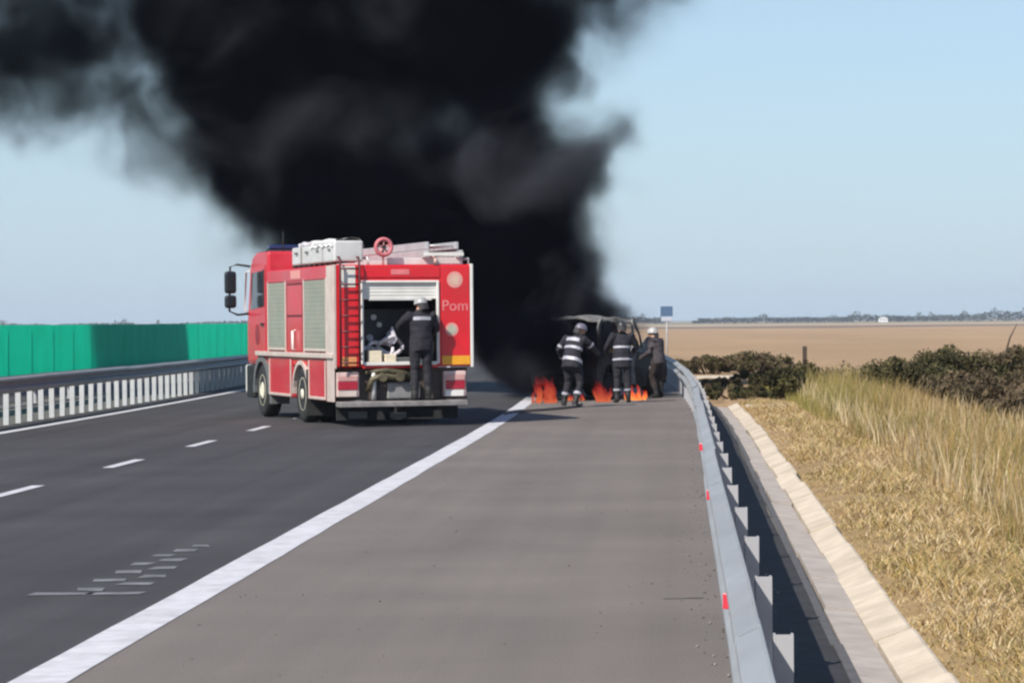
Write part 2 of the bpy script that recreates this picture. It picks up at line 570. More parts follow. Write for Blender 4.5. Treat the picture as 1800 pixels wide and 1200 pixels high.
guard = tag(empty("guardrail", (.3, 6, 0)), "galvanised steel guardrail on posts along the right edge of the shoulder", "guardrail")
guard_inv = Vector((-.3, -6, 0))
post_me = None
def post_mesh():
    b = MB()
    # C-section post with a spacer block
    b.prism([(-.034, -.03), (.034, -.03), (.034, .03), (.026, .03), (.026, -.021), (-.026, -.021), (-.026, .03), (-.034, .03)], -.5, .695, axis='Z')
    return b.mesh("post")
post_me = post_mesh(); post_me.materials.append(zinc_post)
spacer_me = MB().box((-.03, -.05, .54), (.0, .05, .66), .006).mesh("spacer"); spacer_me.materials.append(zinc_post)
ys = [9.56 - 2.16 * 2 + 2.16 * k for k in range(52)]
for y in ys:
    o = link("post", post_me, None, guard, Vector((.335 + bend(y), y, 0)) + guard_inv)
    o.rotation_euler = (random.uniform(-.012, .012), random.uniform(-.012, .012), random.uniform(-.05, .05))
    s = link("spacer", spacer_me, None, guard, Vector((.289 + bend(y), y, 0)) + guard_inv)
for k in range(0, 50, 2):
    y0 = ys[k] - .15
    b = w_beam(y0 - .16 * (k % 4 == 0), y0 + 4.32 + .16, .262, .44, -1, dx=random.uniform(-.008, .008) - (.004 if k % 4 else 0), dz=random.uniform(-.01, .01), ny=4)
    o = b.build("rail_beam", zinc, guard); o.location = guard_inv
refl_me = MB().prism([(.0, -.04), (-.05, -.03), (-.012, .05), (0, .05)], -.03, .035, axis='Z', bevel=.003).mesh("reflector"); refl_me.materials.append(reflect_red)
for k in range(3):
    y = 11.7 + 7.1 * k
    link("reflector", refl_me, None, guard, Vector((.215 + bend(y), y, .595)) + guard_inv)

# median: steel rail on white posts
white_steel = mat("white_painted_steel", (.44, .45, .46), .55, vary=.08, scale=5, dirt=(.35, .33, .3), dirt_amt=.4)
median = tag(empty("median_guardrail", (-11.95, 30, 0)), "grey median guardrail on a row of closely set white posts under the green screen", "guardrail")
mi = Vector((11.95, -30, 0))
mp_me = MB().box((-.05, -.03, -.3), (.05, .03, .84), .006).mesh("post"); mp_me.materials.append(white_steel)
for k in range(110):
    y = 42.0 + .97 * k
    o = link("post", mp_me, None, median, Vector((-11.98 + bend(y), y, 0)) + mi)
    o.rotation_euler = (random.uniform(-.01, .01), random.uniform(-.01, .01), random.uniform(-.06, .06))
for k in range(24):
    y0 = 40 + 4.4 * k
    b = w_beam(y0, y0 + 4.42, -11.90, .555, 1, dx=random.uniform(-.006, .006), dz=random.uniform(-.006, .006), ny=3)
    b.build("rail_beam", zinc, median).location = mi
far_rail = tag(empty("opposite_guardrail", (-14.6, 30, 0)), "grey rail of the opposite carriageway, glimpsed between the white median posts", "guardrail")
fi = Vector((14.6, -30, 0))
for k in range(24):
    y0 = 40 + 4.4 * k
    w_beam(y0, y0 + 4.42, -14.6, .44, -1, ny=2).build("rail_beam", zinc, far_rail).location = fi
for k in range(27):
    y = 41 + 4.0 * k
    link("post", post_me, None, far_rail, Vector((-14.5 + bend(y), y, 0)) + fi)

# green anti-glare screen on the median rail
def green_mat():
    m = bpy.data.materials.new("green_plastic"); m.use_nodes = True
    nt = m.node_tree; N, L = nt.nodes, nt.links
    b = N["Principled BSDF"]
    tc = N.new("ShaderNodeTexCoord"); n = N.new("ShaderNodeTexNoise"); n.inputs["Scale"].default_value = 1.2; n.inputs["Detail"].default_value = 5
    L.new(tc.outputs["Object"], n.inputs["Vector"])
    cr = N.new("ShaderNodeValToRGB"); L.new(n.outputs["Fac"], cr.inputs["Fac"])
    cr.color_ramp.elements[0].position, cr.color_ramp.elements[0].color = .3, (.002, .33, .20, 1)
    cr.color_ramp.elements[1].position, cr.color_ramp.elements[1].color = .7, (.003, .385, .24, 1)
    L.new(cr.outputs[0], b.inputs["Base Color"]); b.inputs["Roughness"].default_value = .4
    tr = N.new("ShaderNodeBsdfTranslucent"); L.new(cr.outputs[0], tr.inputs["Color"])
    ms = N.new("ShaderNodeMixShader"); ms.inputs["Fac"].default_value = .88
    L.new(b.outputs[0], ms.inputs[1]); L.new(tr.outputs[0], ms.inputs[2])
    L.new(ms.outputs[0], N["Material Output"].inputs["Surface"])
    return m
green = green_mat()
screen = tag(empty("glare_screen", (-14.2, 30, .5)), "long green plastic anti-glare screen behind the median guardrail", "screen")
si = Vector((14.2, -30, -.5))
for k in range(44):
    y0 = 44 + 2.4 * k
    b = MB()
    x0, x1 = -14.2 + bend(y0), -14.2 + bend(y0 + 2.4)
    h0, h1 = random.uniform(-.006, .006), random.uniform(-.006, .006)
    # one thin, slightly bowed plastic sheet
    zs = [.52] + [.52 + 1.255 * q / 3 for q in (1, 2)] + [1.775]
    def ring(t):
        x = x0 + (x1 - x0) * t; h = h0 + (h1 - h0) * t
        return [(x + .012 * math.sin(math.pi * t), y0 + 2.4 * t, z + (h if z > 1.7 else 0)) for z in zs]
    b.quad_strip([ring(q / 6) for q in range(7)], False, False)
    b.build("panel", green, screen).location = si
    MB().box((x0 - .09, y0 - .012, -.2), (x0 - .05, y0 + .012, 1.70)).build("support_post", zinc_post, screen).location = si

# ------------------------------------------------------------------ fire engine
red = mat("fire_red_paint", (.62, .008, .018), .4, vary=.10, scale=2, coat=.25, dirt=(.36, .03, .03), dirt_amt=.45, dirt_scale=1.1)
red_side = mat("mottled_red_paint", (.50, .014, .030), .42, vary=.10, scale=2, coat=.25, dirt=(.40, .11, .12), dirt_amt=.4, dirt_scale=.9)  # side and cab red, mottled with paler pink patches
alu = mat("dusty_aluminium", (.62, .52, .46), .5, .25, vary=.1, scale=4, dirt=(.55, .33, .28), dirt_amt=.5)
alu_pale = mat("pale_aluminium", (.66, .64, .62), .45, .3, vary=.1, scale=4, dirt=(.45, .43, .4), dirt_amt=.35)
shutter_m = mat("shutter_grey", (.26, .27, .215), .5, .1, vary=.1, scale=3, dirt=(.30, .26, .22), dirt_amt=.5)
white_m = mat("white_panel", (.68, .66, .62), .5, vary=.08, scale=4, dirt=(.5, .46, .4), dirt_amt=.4)
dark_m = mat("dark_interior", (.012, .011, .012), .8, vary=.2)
rubber = mat("rubber", (.018, .018, .019), .8, vary=.25, scale=10)
chassis_m = mat("chassis_black", (.02, .02, .021), .7, vary=.3, scale=6)
grey_plastic = mat("grey_plastic", (.11, .115, .115), .7, vary=.15, scale=5)
glass_m = mat("dark_glass", (.03, .035, .04), .08, vary=.05, spec=.8)
yellow_m = mat("yellow_reflective", (.75, .33, .02), .4, vary=.06)
pale_mark = mat("pale_marking", (.64, .27, .24), .5, vary=.08)
olive_m = mat("oily_metal", (.10, .085, .05), .6, .3, vary=.4, scale=12)
hub_m = mat("cream_hub", (.70, .66, .52), .5, vary=.1, scale=5)
red_lens = mat("red_lens", (.35, .01, .03), .2, vary=.05, spec=.7)
orange_lens = mat("orange_lens", (.7, .2, .03), .2, vary=.05, spec=.7)
blue_lens = mat("blue_lens", (.012, .02, .08), .2, vary=.05, spec=.7)
hose_m = mat("white_hose", (.62, .58, .62), .8, vary=.15, scale=12)

T = tag(empty("fire_engine", (-4.70, 48.42, 0), R(20)), "red fire engine with silver roof locker and open rear compartment, parked askew", "fire engine")
W = 1.225
# superstructure: shell with the pump bay open at the back
b = MB()
b.box((-1.20, 1.05, 1.0), (1.20, 5.45, 2.74), .03)
b.box((-1.20, 0, 1.0), (-.72, 1.049, 2.74), .02)
b.box((.60, 0, 1.0), (1.20, 1.049, 2.74), .02)
b.box((-.7195, 0.002, 2.46), (.5995, 1.049, 2.738), .01)
b.box((-.7195, 0.002, 0.98), (.5995, 1.049, 1.06), .01)
body = b.build("body", red, T)
# side skin
def side_panel(name, y0, y1, z0, z1, m, parent=T, x=-1.2, t=.02, bev=.008):
    return box(name, (x - t, y0, z0), (x - .0005, y1, z1), m, parent, bev)
for sx, P in ((-1, T), ):
    side_panel("side_panel", .56, 5.44, 2.51, 2.72, red_side)
    col_p = side_panel("side_panel", 2.36, 3.80, 1.26, 2.505, red_side, t=.014)
    box("label_panel", (-1.226, 2.55, 2.55), (-1.221, 3.35, 2.70), pale_mark, T, .002)
    for z in (2.46, 1.89):
        box("step_recess", (-1.2165, 2.42, z - .02), (-1.2145, 3.74, z + .02), mat("deep_red_gap", (.12, .008, .015), .6), T)
    for y_ in (2.42, 3.70):
        box("seam", (-1.2165, y_, 1.30), (-1.2145, y_ + .035, 2.43), mat("deep_red_gap", (.12, .008, .015), .6), T)
    MB().tube([(-1.20, 3.02, 1.28), (-1.27, 3.02, 1.30), (-1.27, 3.02, 1.62), (-1.20, 3.02, 1.64)], .022).build("grab_handle", white_m, T)
side_panel("rear_corner_post", .0, .52, .42, 2.73, alu, t=.025)
def shutter(y0, y1, z0, z1):
    pts = []
    n = 16
    for k in range(n):
        za, zb = z0 + (z1 - z0) * k / n, z0 + (z1 - z0) * (k + 1) / n
        pts += [(-1.2125, za + .003), (-1.215, za + .010), (-1.215, zb - .010), (-1.2125, zb - .003)]
    pts += [(-1.1995, z1), (-1.1995, z0)]
    s = MB().prism(pts, y0, y1, 'Y').build("roller_shutter", shutter_m, T)
    MB().box((-1.235, y0 + .05, z0 + .01), (-1.2155, y1 - .05, z0 + .05), .008).build("pull_bar", alu, s)
    for yy in (y0 - .045, y1 + .005):
        MB().box((-1.224, yy, z0 - .02), (-1.2005, yy + .04, z1 + .03), .005).build("guide_rail", alu, s)
shutter(.60, 2.29, 1.26, 2.50)
shutter(3.88, 5.36, 1.26, 2.50)
MB().box((-1.262, .0, 1.155), (-1.2255, 6.4, 1.24), .012).build("belt_rail", alu, T)
# skirt lockers with pale rims
def locker(y0, y1):
    l = MB().box((-1.215, y0, .42), (-.75, y1, 1.145), .03).build("skirt_locker", red_side, T)
    r = .05
    b = MB()
    b.box((-1.235, y0, .44), (-1.2155, y0 + r, 1.11), .008); b.box((-1.235, y1 - r, .44), (-1.2155, y1, 1.11), .008)
    b.box((-1.234, y0 + r, .44), (-1.2157, y1 - r, .44 + r), .008)
    b.build("locker_rim", alu, l)
locker(.60, 1.92)
locker(3.36, 5.25)
# wheel arch between the lockers
b = MB()
arc = [(math.cos(a), math.sin(a)) for a in [math.pi * k / 14 for k in range(15)]]
b.prism([(2.62 + .66 * c, .50 + .60 * s) for c, s in arc] + [(2.62 + .58 * c, .50 + .53 * s) for c, s in reversed(arc)], -1.23, -.75, 'X')
b.build("wheel_arch", alu, T)
box("arch_lining", (-.745, 1.95, .40), (.745, 3.32, 1.0), chassis_m, T)
# wheels
def wheel(x, y, dual=False, front=False):
    w = empty("wheel", (x, y, .505), 0, T)
    s = -1 if x < 0 else 1
    ty = MB()
    def tyre(off):
        ty.lathe([(off - .14, .30), (off - .15, .36), (off - .145, .45), (off - .11, .495), (off, .505), (off + .11, .495), (off + .145, .45), (off + .15, .36), (off + .14, .30)], 32)
    tyre(0)
    if dual: tyre(-s * .33)
    ty.build("tyre", rubber, w)
    MB().lathe([(s * .02, .295), (s * .13, .30), (s * .145, .29), (s * .10, .25), (s * (.06 if not front else .12), .19), (s * (.07 if not front else .17), .10), (s * .16, .085), (s * .16, .02)], 28).build("rim", hub_m, w)
    for k in range(8):
        a = 2 * math.pi * k / 8
        MB().lathe([(s * .07, .016), (s * .12, .016), (s * .125, .008)], 6, Matrix.Translation((0, .15 * math.cos(a), .15 * math.sin(a)))).build("nut", chassis_m, w)
for sx in (-1, 1):
    wheel(sx * 1.04, 2.62, True)
    wheel(sx * 1.05, 6.05, front=True)
# chassis
b = MB()
for sx in (-1, 1): b.box((sx * .45 - .05, .1, .62), (sx * .45 + .05, 7.3, .90))
b.box((-.8, 2.55, .45), (.8, 2.69, .60)); b.box((-.8, 5.98, .45), (.8, 6.12, .60))
b.box((-.7, 3.5, .45), (.74, 5.2, .99)); b.box((-.44, .5, .5), (.44, 1.9, .97))
b.box((-.55, 5.3, .5), (.55, 7.2, 1.0))
b.build("chassis", chassis_m, T)
for sx in (-1, 1):
    MB().box((sx * 1.0 - .26, 1.955, .14), (sx * 1.0 + .26, 1.975, .95), .004).build("mud_flap", rubber, T)
# cab
cab_prof = [(5.55, .98), (7.42, .98), (7.50, 1.12), (7.50, 1.75), (7.42, 2.02), (7.16, 2.86), (6.95, 3.04), (6.6, 3.11), (5.55, 3.11)]
cab = MB().prism(cab_prof, -1.18, 1.18, 'X', bevel=.05).build("cab", red_side, T)
for sx in (-1, 1):
    a, c = (sx * 1.181, sx * 1.195)
    lo, hi = min(a, c), max(a, c)
    d = MB().prism([(5.72, 1.05), (7.25, 1.05), (7.30, 1.85), (7.08, 2.80), (5.72, 2.86)], lo, hi, 'X', bevel=.006).build("cab_door", red_side, T)
    a, c = (sx * 1.1955, sx * 1.201)
    MB().prism([(5.86, 2.08), (7.10, 2.02), (6.95, 2.72), (5.86, 2.76)], min(a, c), max(a, c), 'X').build("window", glass_m, d)
    a, c = (sx * 1.1955, sx * 1.203)
    MB().prism([(5.80, 2.10), (5.86, 2.10), (5.86, 2.78), (5.80, 2.78)], min(a, c), max(a, c), 'X').build("window_seal", rubber, d)
    MB().box((sx * 1.215 - .015, 5.85, 1.72), (sx * 1.215 + .015, 6.05, 1.77), .006).build("handle", chassis_m, d)
    # crest on the door
    MB().lathe([(sx * 1.1955, .20), (sx * 1.200, .20)], 20, Matrix.Translation((0, 6.45, 1.55))).build("door_crest", mat("crest_red", (.22, .01, .02), .5), d)
MB().prism([(7.505, 1.86), (7.43, 2.06), (7.20, 2.82), (7.21, 2.84), (7.445, 2.07), (7.515, 1.88)], -1.05, 1.05, 'X').build("windscreen", glass_m, T)
for sx in (-1, 1):
    # front wing around the wheel, and step
    P = [(6.05 + .74 * math.cos(t), .50 + .66 * math.sin(t)) for t in [R(-5 + 190 * k / 14) for k in range(15)]]
    Q = [(6.05 + .60 * math.cos(t), .50 + .55 * math.sin(t)) for t in [R(-5 + 190 * k / 14) for k in range(15)]]
    lo, hi = sorted((sx * .78, sx * 1.222))
    MB().prism(P + list(reversed(Q)), lo, hi, 'X').build("front_wing", grey_plastic, T)
    lo, hi = sorted((sx * .85, sx * 1.205))
    MB().box((lo, 5.22, .26), (hi, 5.36, 1.13), .01).build("wing_flap", grey_plastic, T)
    MB().box((lo, 6.84, .34), (hi, 7.48, .965), .03).build("cab_step", chassis_m if sx > 0 else mat("step_black", (.014, .014, .015), .6), T)
MB().box((-1.2, 7.40, .42), (1.2, 7.62, .97), .04).build("front_bumper", white_m, T)
# mirrors
for sx in (-1, 1):
    mr = MB()
    mr.tube([(sx * 1.17, 7.25, 2.86), (sx * 1.38, 7.42, 2.90), (sx * 1.52, 7.42, 2.86), (sx * 1.54, 7.42, 2.0), (sx * 1.38, 7.42, 1.93), (sx * 1.18, 7.38, 1.95)], .022)
    arm = mr.build("mirror_arm", chassis_m, T)
    MB().box((sx * 1.52 - .115, 7.36, 2.34), (sx * 1.52 + .115, 7.47, 2.77), .05).build("mirror_housing", mat("mirror_black", (.01, .014, .02), .3), arm)
    MB().box((sx * 1.52 - .115, 7.36, 2.06), (sx * 1.52 + .115, 7.47, 2.31), .05).build("mirror_housing", mat("mirror_black", (.01, .014, .02), .3), arm)
# pale grab rail between mirror and pillar
MB().tube([(-1.20, 7.30, 1.98), (-1.26, 7.34, 2.02), (-1.26, 7.18, 2.74), (-1.20, 7.12, 2.78)], .018).build("grab_handle", white_m, T)
# roof gear of the cab
MB().box((-.95, 6.55, 3.115), (.95, 6.85, 3.165), .02).build("light_bar_base", chassis_m, T)
for x0, x1 in ((-.93, -.35), (.35, .93)):
    MB().box((x0, 6.58, 3.168), (x1, 6.82, 3.26), .03).build("blue_beacon", blue_lens, T)
MB().tube([(-.85, 5.7, 3.1), (-.85, 5.7, 3.48)], [.014, .006]).build("aerial", chassis_m, T)
# roof: silver locker, rails, ladder rack
lk = MB().box((-1.19, .06, 2.79), (-.68, 1.74, 3.15), .03).box((-1.17, 1.76, 2.79), (-.70, 3.45, 3.11), .03).build("roof_locker", alu_pale, T)
for y0 in (.9, 2.6):
    MB().box((-1.197, y0, 2.80), (-1.1905 + .02, y0 + .03, 3.10), .002).build("seam", mat("grey_gap", (.22, .21, .21), .7), lk)
for y0 in (.3, 1.2, 2.1, 2.95):
    MB().box((-1.208, y0, 2.98), (-1.1705, y0 + .14, 3.02), .006).build("latch", grey_plastic, lk)
# creased tarpaulin thrown over the rear locker lid, rolled hose on the front one
def tarp():
    nx, ny = 9, 22
    V, F = [], []
    for j in range(ny):
        for i in range(nx):
            u, v = i / (nx - 1), j / (ny - 1)
            x, y_ = -1.20 + .54 * u, .10 + 1.75 * v
            z = 3.156 + .028 * (1 + noise.noise(Vector((x * 5, y_ * 3.5, 2)))) + .012 * noise.noise(Vector((x * 14, y_ * 9, 5)))
            if i in (0, nx - 1): z -= .12 + .05 * noise.noise(Vector((y_ * 4, i, 0))); x += -.012 if i == 0 else .012
            V.append((x, y_, z))
    for j in range(ny - 1):
        for i in range(nx - 1):
            k = j * nx + i; F.append((k, k + 1, k + 1 + nx, k + nx))
    link("tarpaulin", mesh_np("tarpaulin", np.array(V), np.array(F), mat("pale_tarp", (.60, .585, .57), .8, vary=.12, scale=7, dirt=(.4, .37, .36), dirt_amt=.5), smooth=True), None, lk)
tarp()
MB().tube([(-1.0 + .07 * math.sin(k * 1.7), 1.95 + .065 * k, 3.155 + .015 * math.sin(k * 2.3)) for k in range(22)], .042, 8).build("rolled_hose", mat("lavender_canvas", (.42, .40, .43), .85, vary=.2), lk)
for k in range(8):
    MB().box((-1.165, .35 + .42 * k, 2.742), (-1.08, .5 + .42 * k, 2.789), .004).build("locker_foot", chassis_m, lk)
b = MB()
b.tube([(-.60, .05, 2.74), (-.60, .05, 2.86), (-.60, 5.3, 2.86), (-.60, 5.3, 2.74)], .02); b.tube([(1.16, .05, 2.74), (1.16, .05, 2.84), (1.16, 5.3, 2.84), (1.16, 5.3, 2.74)], .02)
b.build("roof_rail", alu_pale, T)
for y0 in (.25, 2.6, 4.6):
    MB().box((-.2, y0, 2.742), (1.12, y0 + .08, 2.86), .01).build("ladder_rack", alu_pale, T)
MB().tube([(.56, .01, 2.74), (.56, -.02, 2.80), (.56, .05, 2.88), (.56, .2, 2.89)], .035).build("ladder_clamp", mat("pinkish_clamp", (.65, .42, .36), .5), T)
# red reel / ladder wheel at the back edge
rw = empty("ladder_wheel", (-.31, .12, 3.04), 0, T)
prof = []
b = MB()
seg = 22
rings = []
for k in range(seg):
    a = 2 * math.pi * k / seg
    rings.append([((.135 + .035 * math.cos(t)) * math.cos(a), .05 * math.sin(t), (.135 + .035 * math.cos(t)) * math.sin(a)) for t in [2 * math.pi * q / 8 for q in range(8)]])
b.quad_strip(rings + [rings[0]], True, False, True)
b.build("wheel_tyre", mat("faded_red", (.48, .13, .15), .6), rw)
for k in range(5):
    a = 2 * math.pi * k / 5 + .3
    MB().tube([(0, 0, 0), (.125 * math.cos(a), 0, .125 * math.sin(a))], .018, 6).build("spoke", pale_mark, rw)
MB().lathe([(-.06, .035), (.06, .035)], 12, axis='Y').build("wheel_hub", chassis_m, rw)
MB().tube([(0, .05, -.30), (0, .05, 0)], .02, 6).build("wheel_bracket", alu_pale, rw)

# back face -----------------------------------------------------------
box("rear_panel", (.66, -.018, 1.02), (1.165, -.0005, 2.70), red, T, .008)
box("rear_panel", (-.70, -.016, 2.52), (.64, -.0005, 2.72), red, T, .008)
box("rear_panel", (-1.165, -.014, 1.02), (-.79, -.0005, 2.70), red, T, .006)
MB().box((1.172, -.02, .98), (1.226, .06, 2.75), .012).build("corner_trim", white_m, T)
MB().box((-1.226, -.021, .98), (-1.172, -.0005, 2.74), .008).build("corner_trim", alu, T)
box("reflective_stripe", (.665, -.0225, 1.03), (1.165, -.0185, 1.18), yellow_m, T)
box("reflective_stripe", (-1.09, -.0185, 1.03), (-.83, -.0145, 1.18), mat("orange_reflective", (.66, .27, .10), .5), T)
box("white_panel", (-1.09, -.0185, 2.36), (-.84, -.0145, 2.72), white_m, T)
box("top_label", (-.22, -.021, 2.57), (.10, -.0165, 2.66), mat("faded_label", (.62, .16, .17), .5), T)
# frame of the open bay
b = MB()
b.box((-.745, -.03, 1.05), (-.70, .02, 2.47), .01); b.box((.575, -.03, 1.05), (.62, .02, 2.47), .01)
b.box((-.6995, -.03, 2.43), (.5745, .02, 2.47), .008); b.box((-.6995, -.032, 1.03), (.5745, .02, 1.09), .008)
b.build("bay_frame", white_m, T)
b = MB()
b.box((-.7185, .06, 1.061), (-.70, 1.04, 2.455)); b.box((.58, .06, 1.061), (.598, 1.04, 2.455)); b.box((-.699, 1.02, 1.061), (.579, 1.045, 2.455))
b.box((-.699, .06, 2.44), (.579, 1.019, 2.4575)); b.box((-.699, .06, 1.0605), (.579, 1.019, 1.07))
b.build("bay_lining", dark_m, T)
pts = []
n = 5
for k in range(n):
    za, zb = 2.15 + .28 * k / n, 2.15 + .28 * (k + 1) / n
    pts += [(.028, za + .003), (.018, za + .012), (.018, zb - .012), (.028, zb - .003)]
sh = MB().prism(pts + [(.055, 2.43), (.055, 2.15)], -.698, .573, 'X').build("raised_shutter", white_m, T)
MB().box((-.6, .005, 2.13), (.5, .05, 2.155), .008).build("pull_bar", alu_pale, sh)
# gear in the bay
MB().box((-.68, .25, 1.07), (.56, .95, 1.16), .01).build("bay_floor", grey_plastic, T)
MB().box((-.55, .75, 1.2), (.5, .98, 2.0), .02).build("pump_panel", mat("pump_grey", (.05, .047, .05), .5, .4), T)
for (x, z, r_) in ((-.42, 1.5, .06), (-.25, 1.72, .045), (-.05, 1.55, .07), (-.35, 1.85, .05), (.2, 1.8, .06)):
    MB().lathe([(.70, r_), (.745, r_), (.748, r_ * .8)], 14, Matrix.Translation((x, 0, z)), axis='Y').build("gauge", hose_m if r_ > .055 else alu_pale, T)
for k, (x, z, a) in enumerate(((-.33, 1.30, .4), (-.12, 1.36, -.5), (-.48, 1.2, .1))):
    hp = [(x + .22 * math.cos(t + a), .42 + .1 * math.sin(2 * t), z + .13 * math.sin(t + a) + .02 * math.cos(3 * t)) for t in [2 * math.pi * q / 20 * .95 for q in range(21)]]
    MB().tube(hp, .035, 7).build("hose", hose_m, T)
MB().prism([(-.22, 1.42), (-.10, 1.70), (-.02, 1.46), (-.08, 1.38)], .34, .46, 'Y', bevel=.02).build("nozzle", mat("bright_nozzle", (.75, .7, .76), .4), T)
for (x0, x1, h) in ((-.62, -.38, .19), (-.33, -.13, .13)):
    MB().box((x0, -.02 + .03, 1.091), (x1, .22, 1.09 + h), .012).build("equipment_box", mat("cream_box", (.66, .57, .42), .6), T)
# boarding ladder at the left of the back
ld = empty("boarding_ladder", (-.955, -.10, 0), 0, T)
for x in (-.165, .165):
    MB().tube([(x, 0, 1.0), (x, 0, 2.74), (x, .06, 2.86), (x, .25, 2.88)], .02, 8).build("ladder_rail", mat("ladder_dark", (.10, .02, .025), .5, .3), ld)
for k in range(7):
    z = 1.08 + .265 * k
    MB().tube([(-.165, 0, z), (.165, 0, z)], .017, 6).build("rung", mat("ladder_dark", (.10, .02, .025), .5, .3), ld)
for x in (-.165, .165):
    for z in (1.2, 2.5):
        MB().tube([(x, 0, z), (x, .085, z)], .013, 6).build("ladder_bracket", chassis_m, ld)
# emblems on the right of the back
def ring_badge(name, x, z, r, inner):
    e = MB().lathe([(-.0225, r), (-.0186, r)], 28, Matrix.Translation((x, 0, z)), axis='Y').build(name, pale_mark, T)
    MB().lathe([(-.0255, r * .66), (-.0228, r * .66)], 24, Matrix.Translation((x, 0, z)), axis='Y').build("badge_centre", inner, e)
ring_badge("round_emblem", .90, 2.48, .14, mat("emblem_sand", (.55, .36, .28), .5))
ring_badge("round_emblem", .84, 1.63, .115, mat("emblem_grey", (.40, .40, .31), .5))
def text_part(txt, size, x, y, z, m, parent, name="lettering"):
    cu = bpy.data.curves.new(name, 'FONT'); cu.body = txt; cu.size = size; cu.extrude = .002; cu.align_x = 'CENTER'; cu.align_y = 'CENTER'
    cu.resolution_u = 3
    tmp = bpy.data.objects.new("tmp", cu); col.objects.link(tmp)
    dg = bpy.context.evaluated_depsgraph_get()
    me = bpy.data.meshes.new_from_object(tmp.evaluated_get(dg))
    bpy.data.objects.remove(tmp)
    me.materials.clear()
    return link(name, me, m, parent, (x, y, z), (R(90), 0, 0))
text_part("Pom", .26, .90, -.022, 2.03, mat("pale_pink_letters", (.66, .20, .20), .5), T)
# below the bay: lamps, pipes, step bumper
def tail_lamp(x0, x1, z0, z1):
    h = MB().box((x0, .01, z0), (x1, .14, z1), .02).build("tail_lamp", mat("pale_pink_housing", (.55, .40, .37), .6), T)
    zm = z0 + (z1 - z0) * .30; zn = z0 + (z1 - z0) * .62
    MB().box((x0 + .03, -.012, zm), (x1 - .03, .009, zn), .008).build("red_lens", red_lens, h)
    MB().box((x0 + .03, -.012, zn + .01), (x1 - .03, .009, z1 - .06), .008).build("upper_lens", mat("pink_lens", (.50, .27, .25), .3), h)
    MB().box((x0 + .02, -.012, z0 + .01), (x1 - .05, .009, zm - .02), .006).build("reflector_strip", white_m if x0 > 0 else alu, h)
tail_lamp(-1.18, -.78, .50, .92)
tail_lamp(.70, 1.10, .48, .92)
box("rear_apron", (-1.19, .15, .44), (1.15, .22, .975), mat("apron_brown", (.075, .055, .045), .7, vary=.3), T, .01)
MB().box((-.28, .06, .45), (.30, .149, .74), .03).build("drip_plate", mat("grey_plate", (.20, .195, .195), .6), T)
for x in (-.52,):
    MB().tube([(x, .06, .44), (x, .06, .92)], .045, 10).build("stand_pipe", alu_pale, T)
for pts_ in ([(-.62, .05, .60), (-.56, -.02, .80), (-.40, -.02, .86), (-.15, .02, .82), (.05, .05, .88)], [(-.66, .08, .92), (-.3, .03, .95), (.0, .05, .9), (.2, .1, .78)]):
    MB().tube(pts_, .05, 9).build("suction_pipe", olive_m, T)
for x in (-.38, -.08):
    MB().lathe([(-.06, .075), (.02, .075), (.05, .05)], 16, Matrix.Translation((x, 0, .83)), axis='Y').build("hose_coupling", olive_m, T)
MB().box((-1.12, .28, .10), (1.02, .30, .42), .004).build("shade_flap", rubber, T)  # added black sheet standing in for the deep shade under the tail
bp_ = MB().box((-1.20, -.42, .34), (1.0, -.03, .43), .012).build("rear_step", mat("worn_step", (.27, .245, .235), .65, .2, vary=.25, scale=7, dirt=(.10, .09, .085), dirt_amt=.6), T)
for x in (-.9, .7):
    MB().box((x - .05, -.03, .36), (x + .05, .6, .43)).build("step_bracket", chassis_m, bp_)
box("number_plate", (-.98, -.05, .14), (-.66, -.035, .26), grey_plastic, T, .003)
box("hanging_plate", (-.22, .1, .13), (.06, .12, .22), grey_plastic, T, .003)
for x in (-.82, -.12):
    box("plate_bracket", (x - .02, -.034 if x < -.5 else .121, .2), (x + .02, .0 if x < -.5 else .15, .37), chassis_m, T)

# aluminium ladder stack lying on the roof: a thing of its own
LD = tag(empty("extension_ladder", (-4.70, 48.42, 2.862), R(20)), "silver two-section extension ladder lying on the fire engine's roof", "ladder")
lad_m = mat("ladder_silver", (.50, .49, .49), .45, .4, vary=.1, scale=4)
for (x0, x1, z, y0, y1) in ((.42, 1.02, .0, -.02, 5.0), (.46, .98, .143, .12, 5.15)):
    for x in (x0, x1):
        MB().box((x - .03, y0, z), (x + .03, y1, z + .125), .008).build("ladder_rail", lad_m, LD)
    for k in range(16):
        yy = y0 + .15 + .3 * k
        MB().tube([(x0, yy, z + .06), (x1, yy, z + .06)], .018, 6).build("rung", lad_m, LD)
MB().box((.36, -.03, .023), (1.06, -.021, .083), .004).build("end_plate", white_m, LD)

# ------------------------------------------------------------------ people
skin_m = mat("skin", (.42, .24, .17), .6, vary=.06)
boot_m = mat("boot_black", (.015, .014, .014), .6)
stripe_m = mat("reflective_grey", (.34, .33, .37), .45, vary=.06)
glove_m = mat("glove_dark", (.05, .045, .04), .8)

def ellipse_ring(c, ax, bx, ra, rb, n=14):
    return [c + ax * (ra * math.cos(t)) + bx * (rb * math.sin(t)) for t in [2 * math.pi * k / n for k in range(n)]]

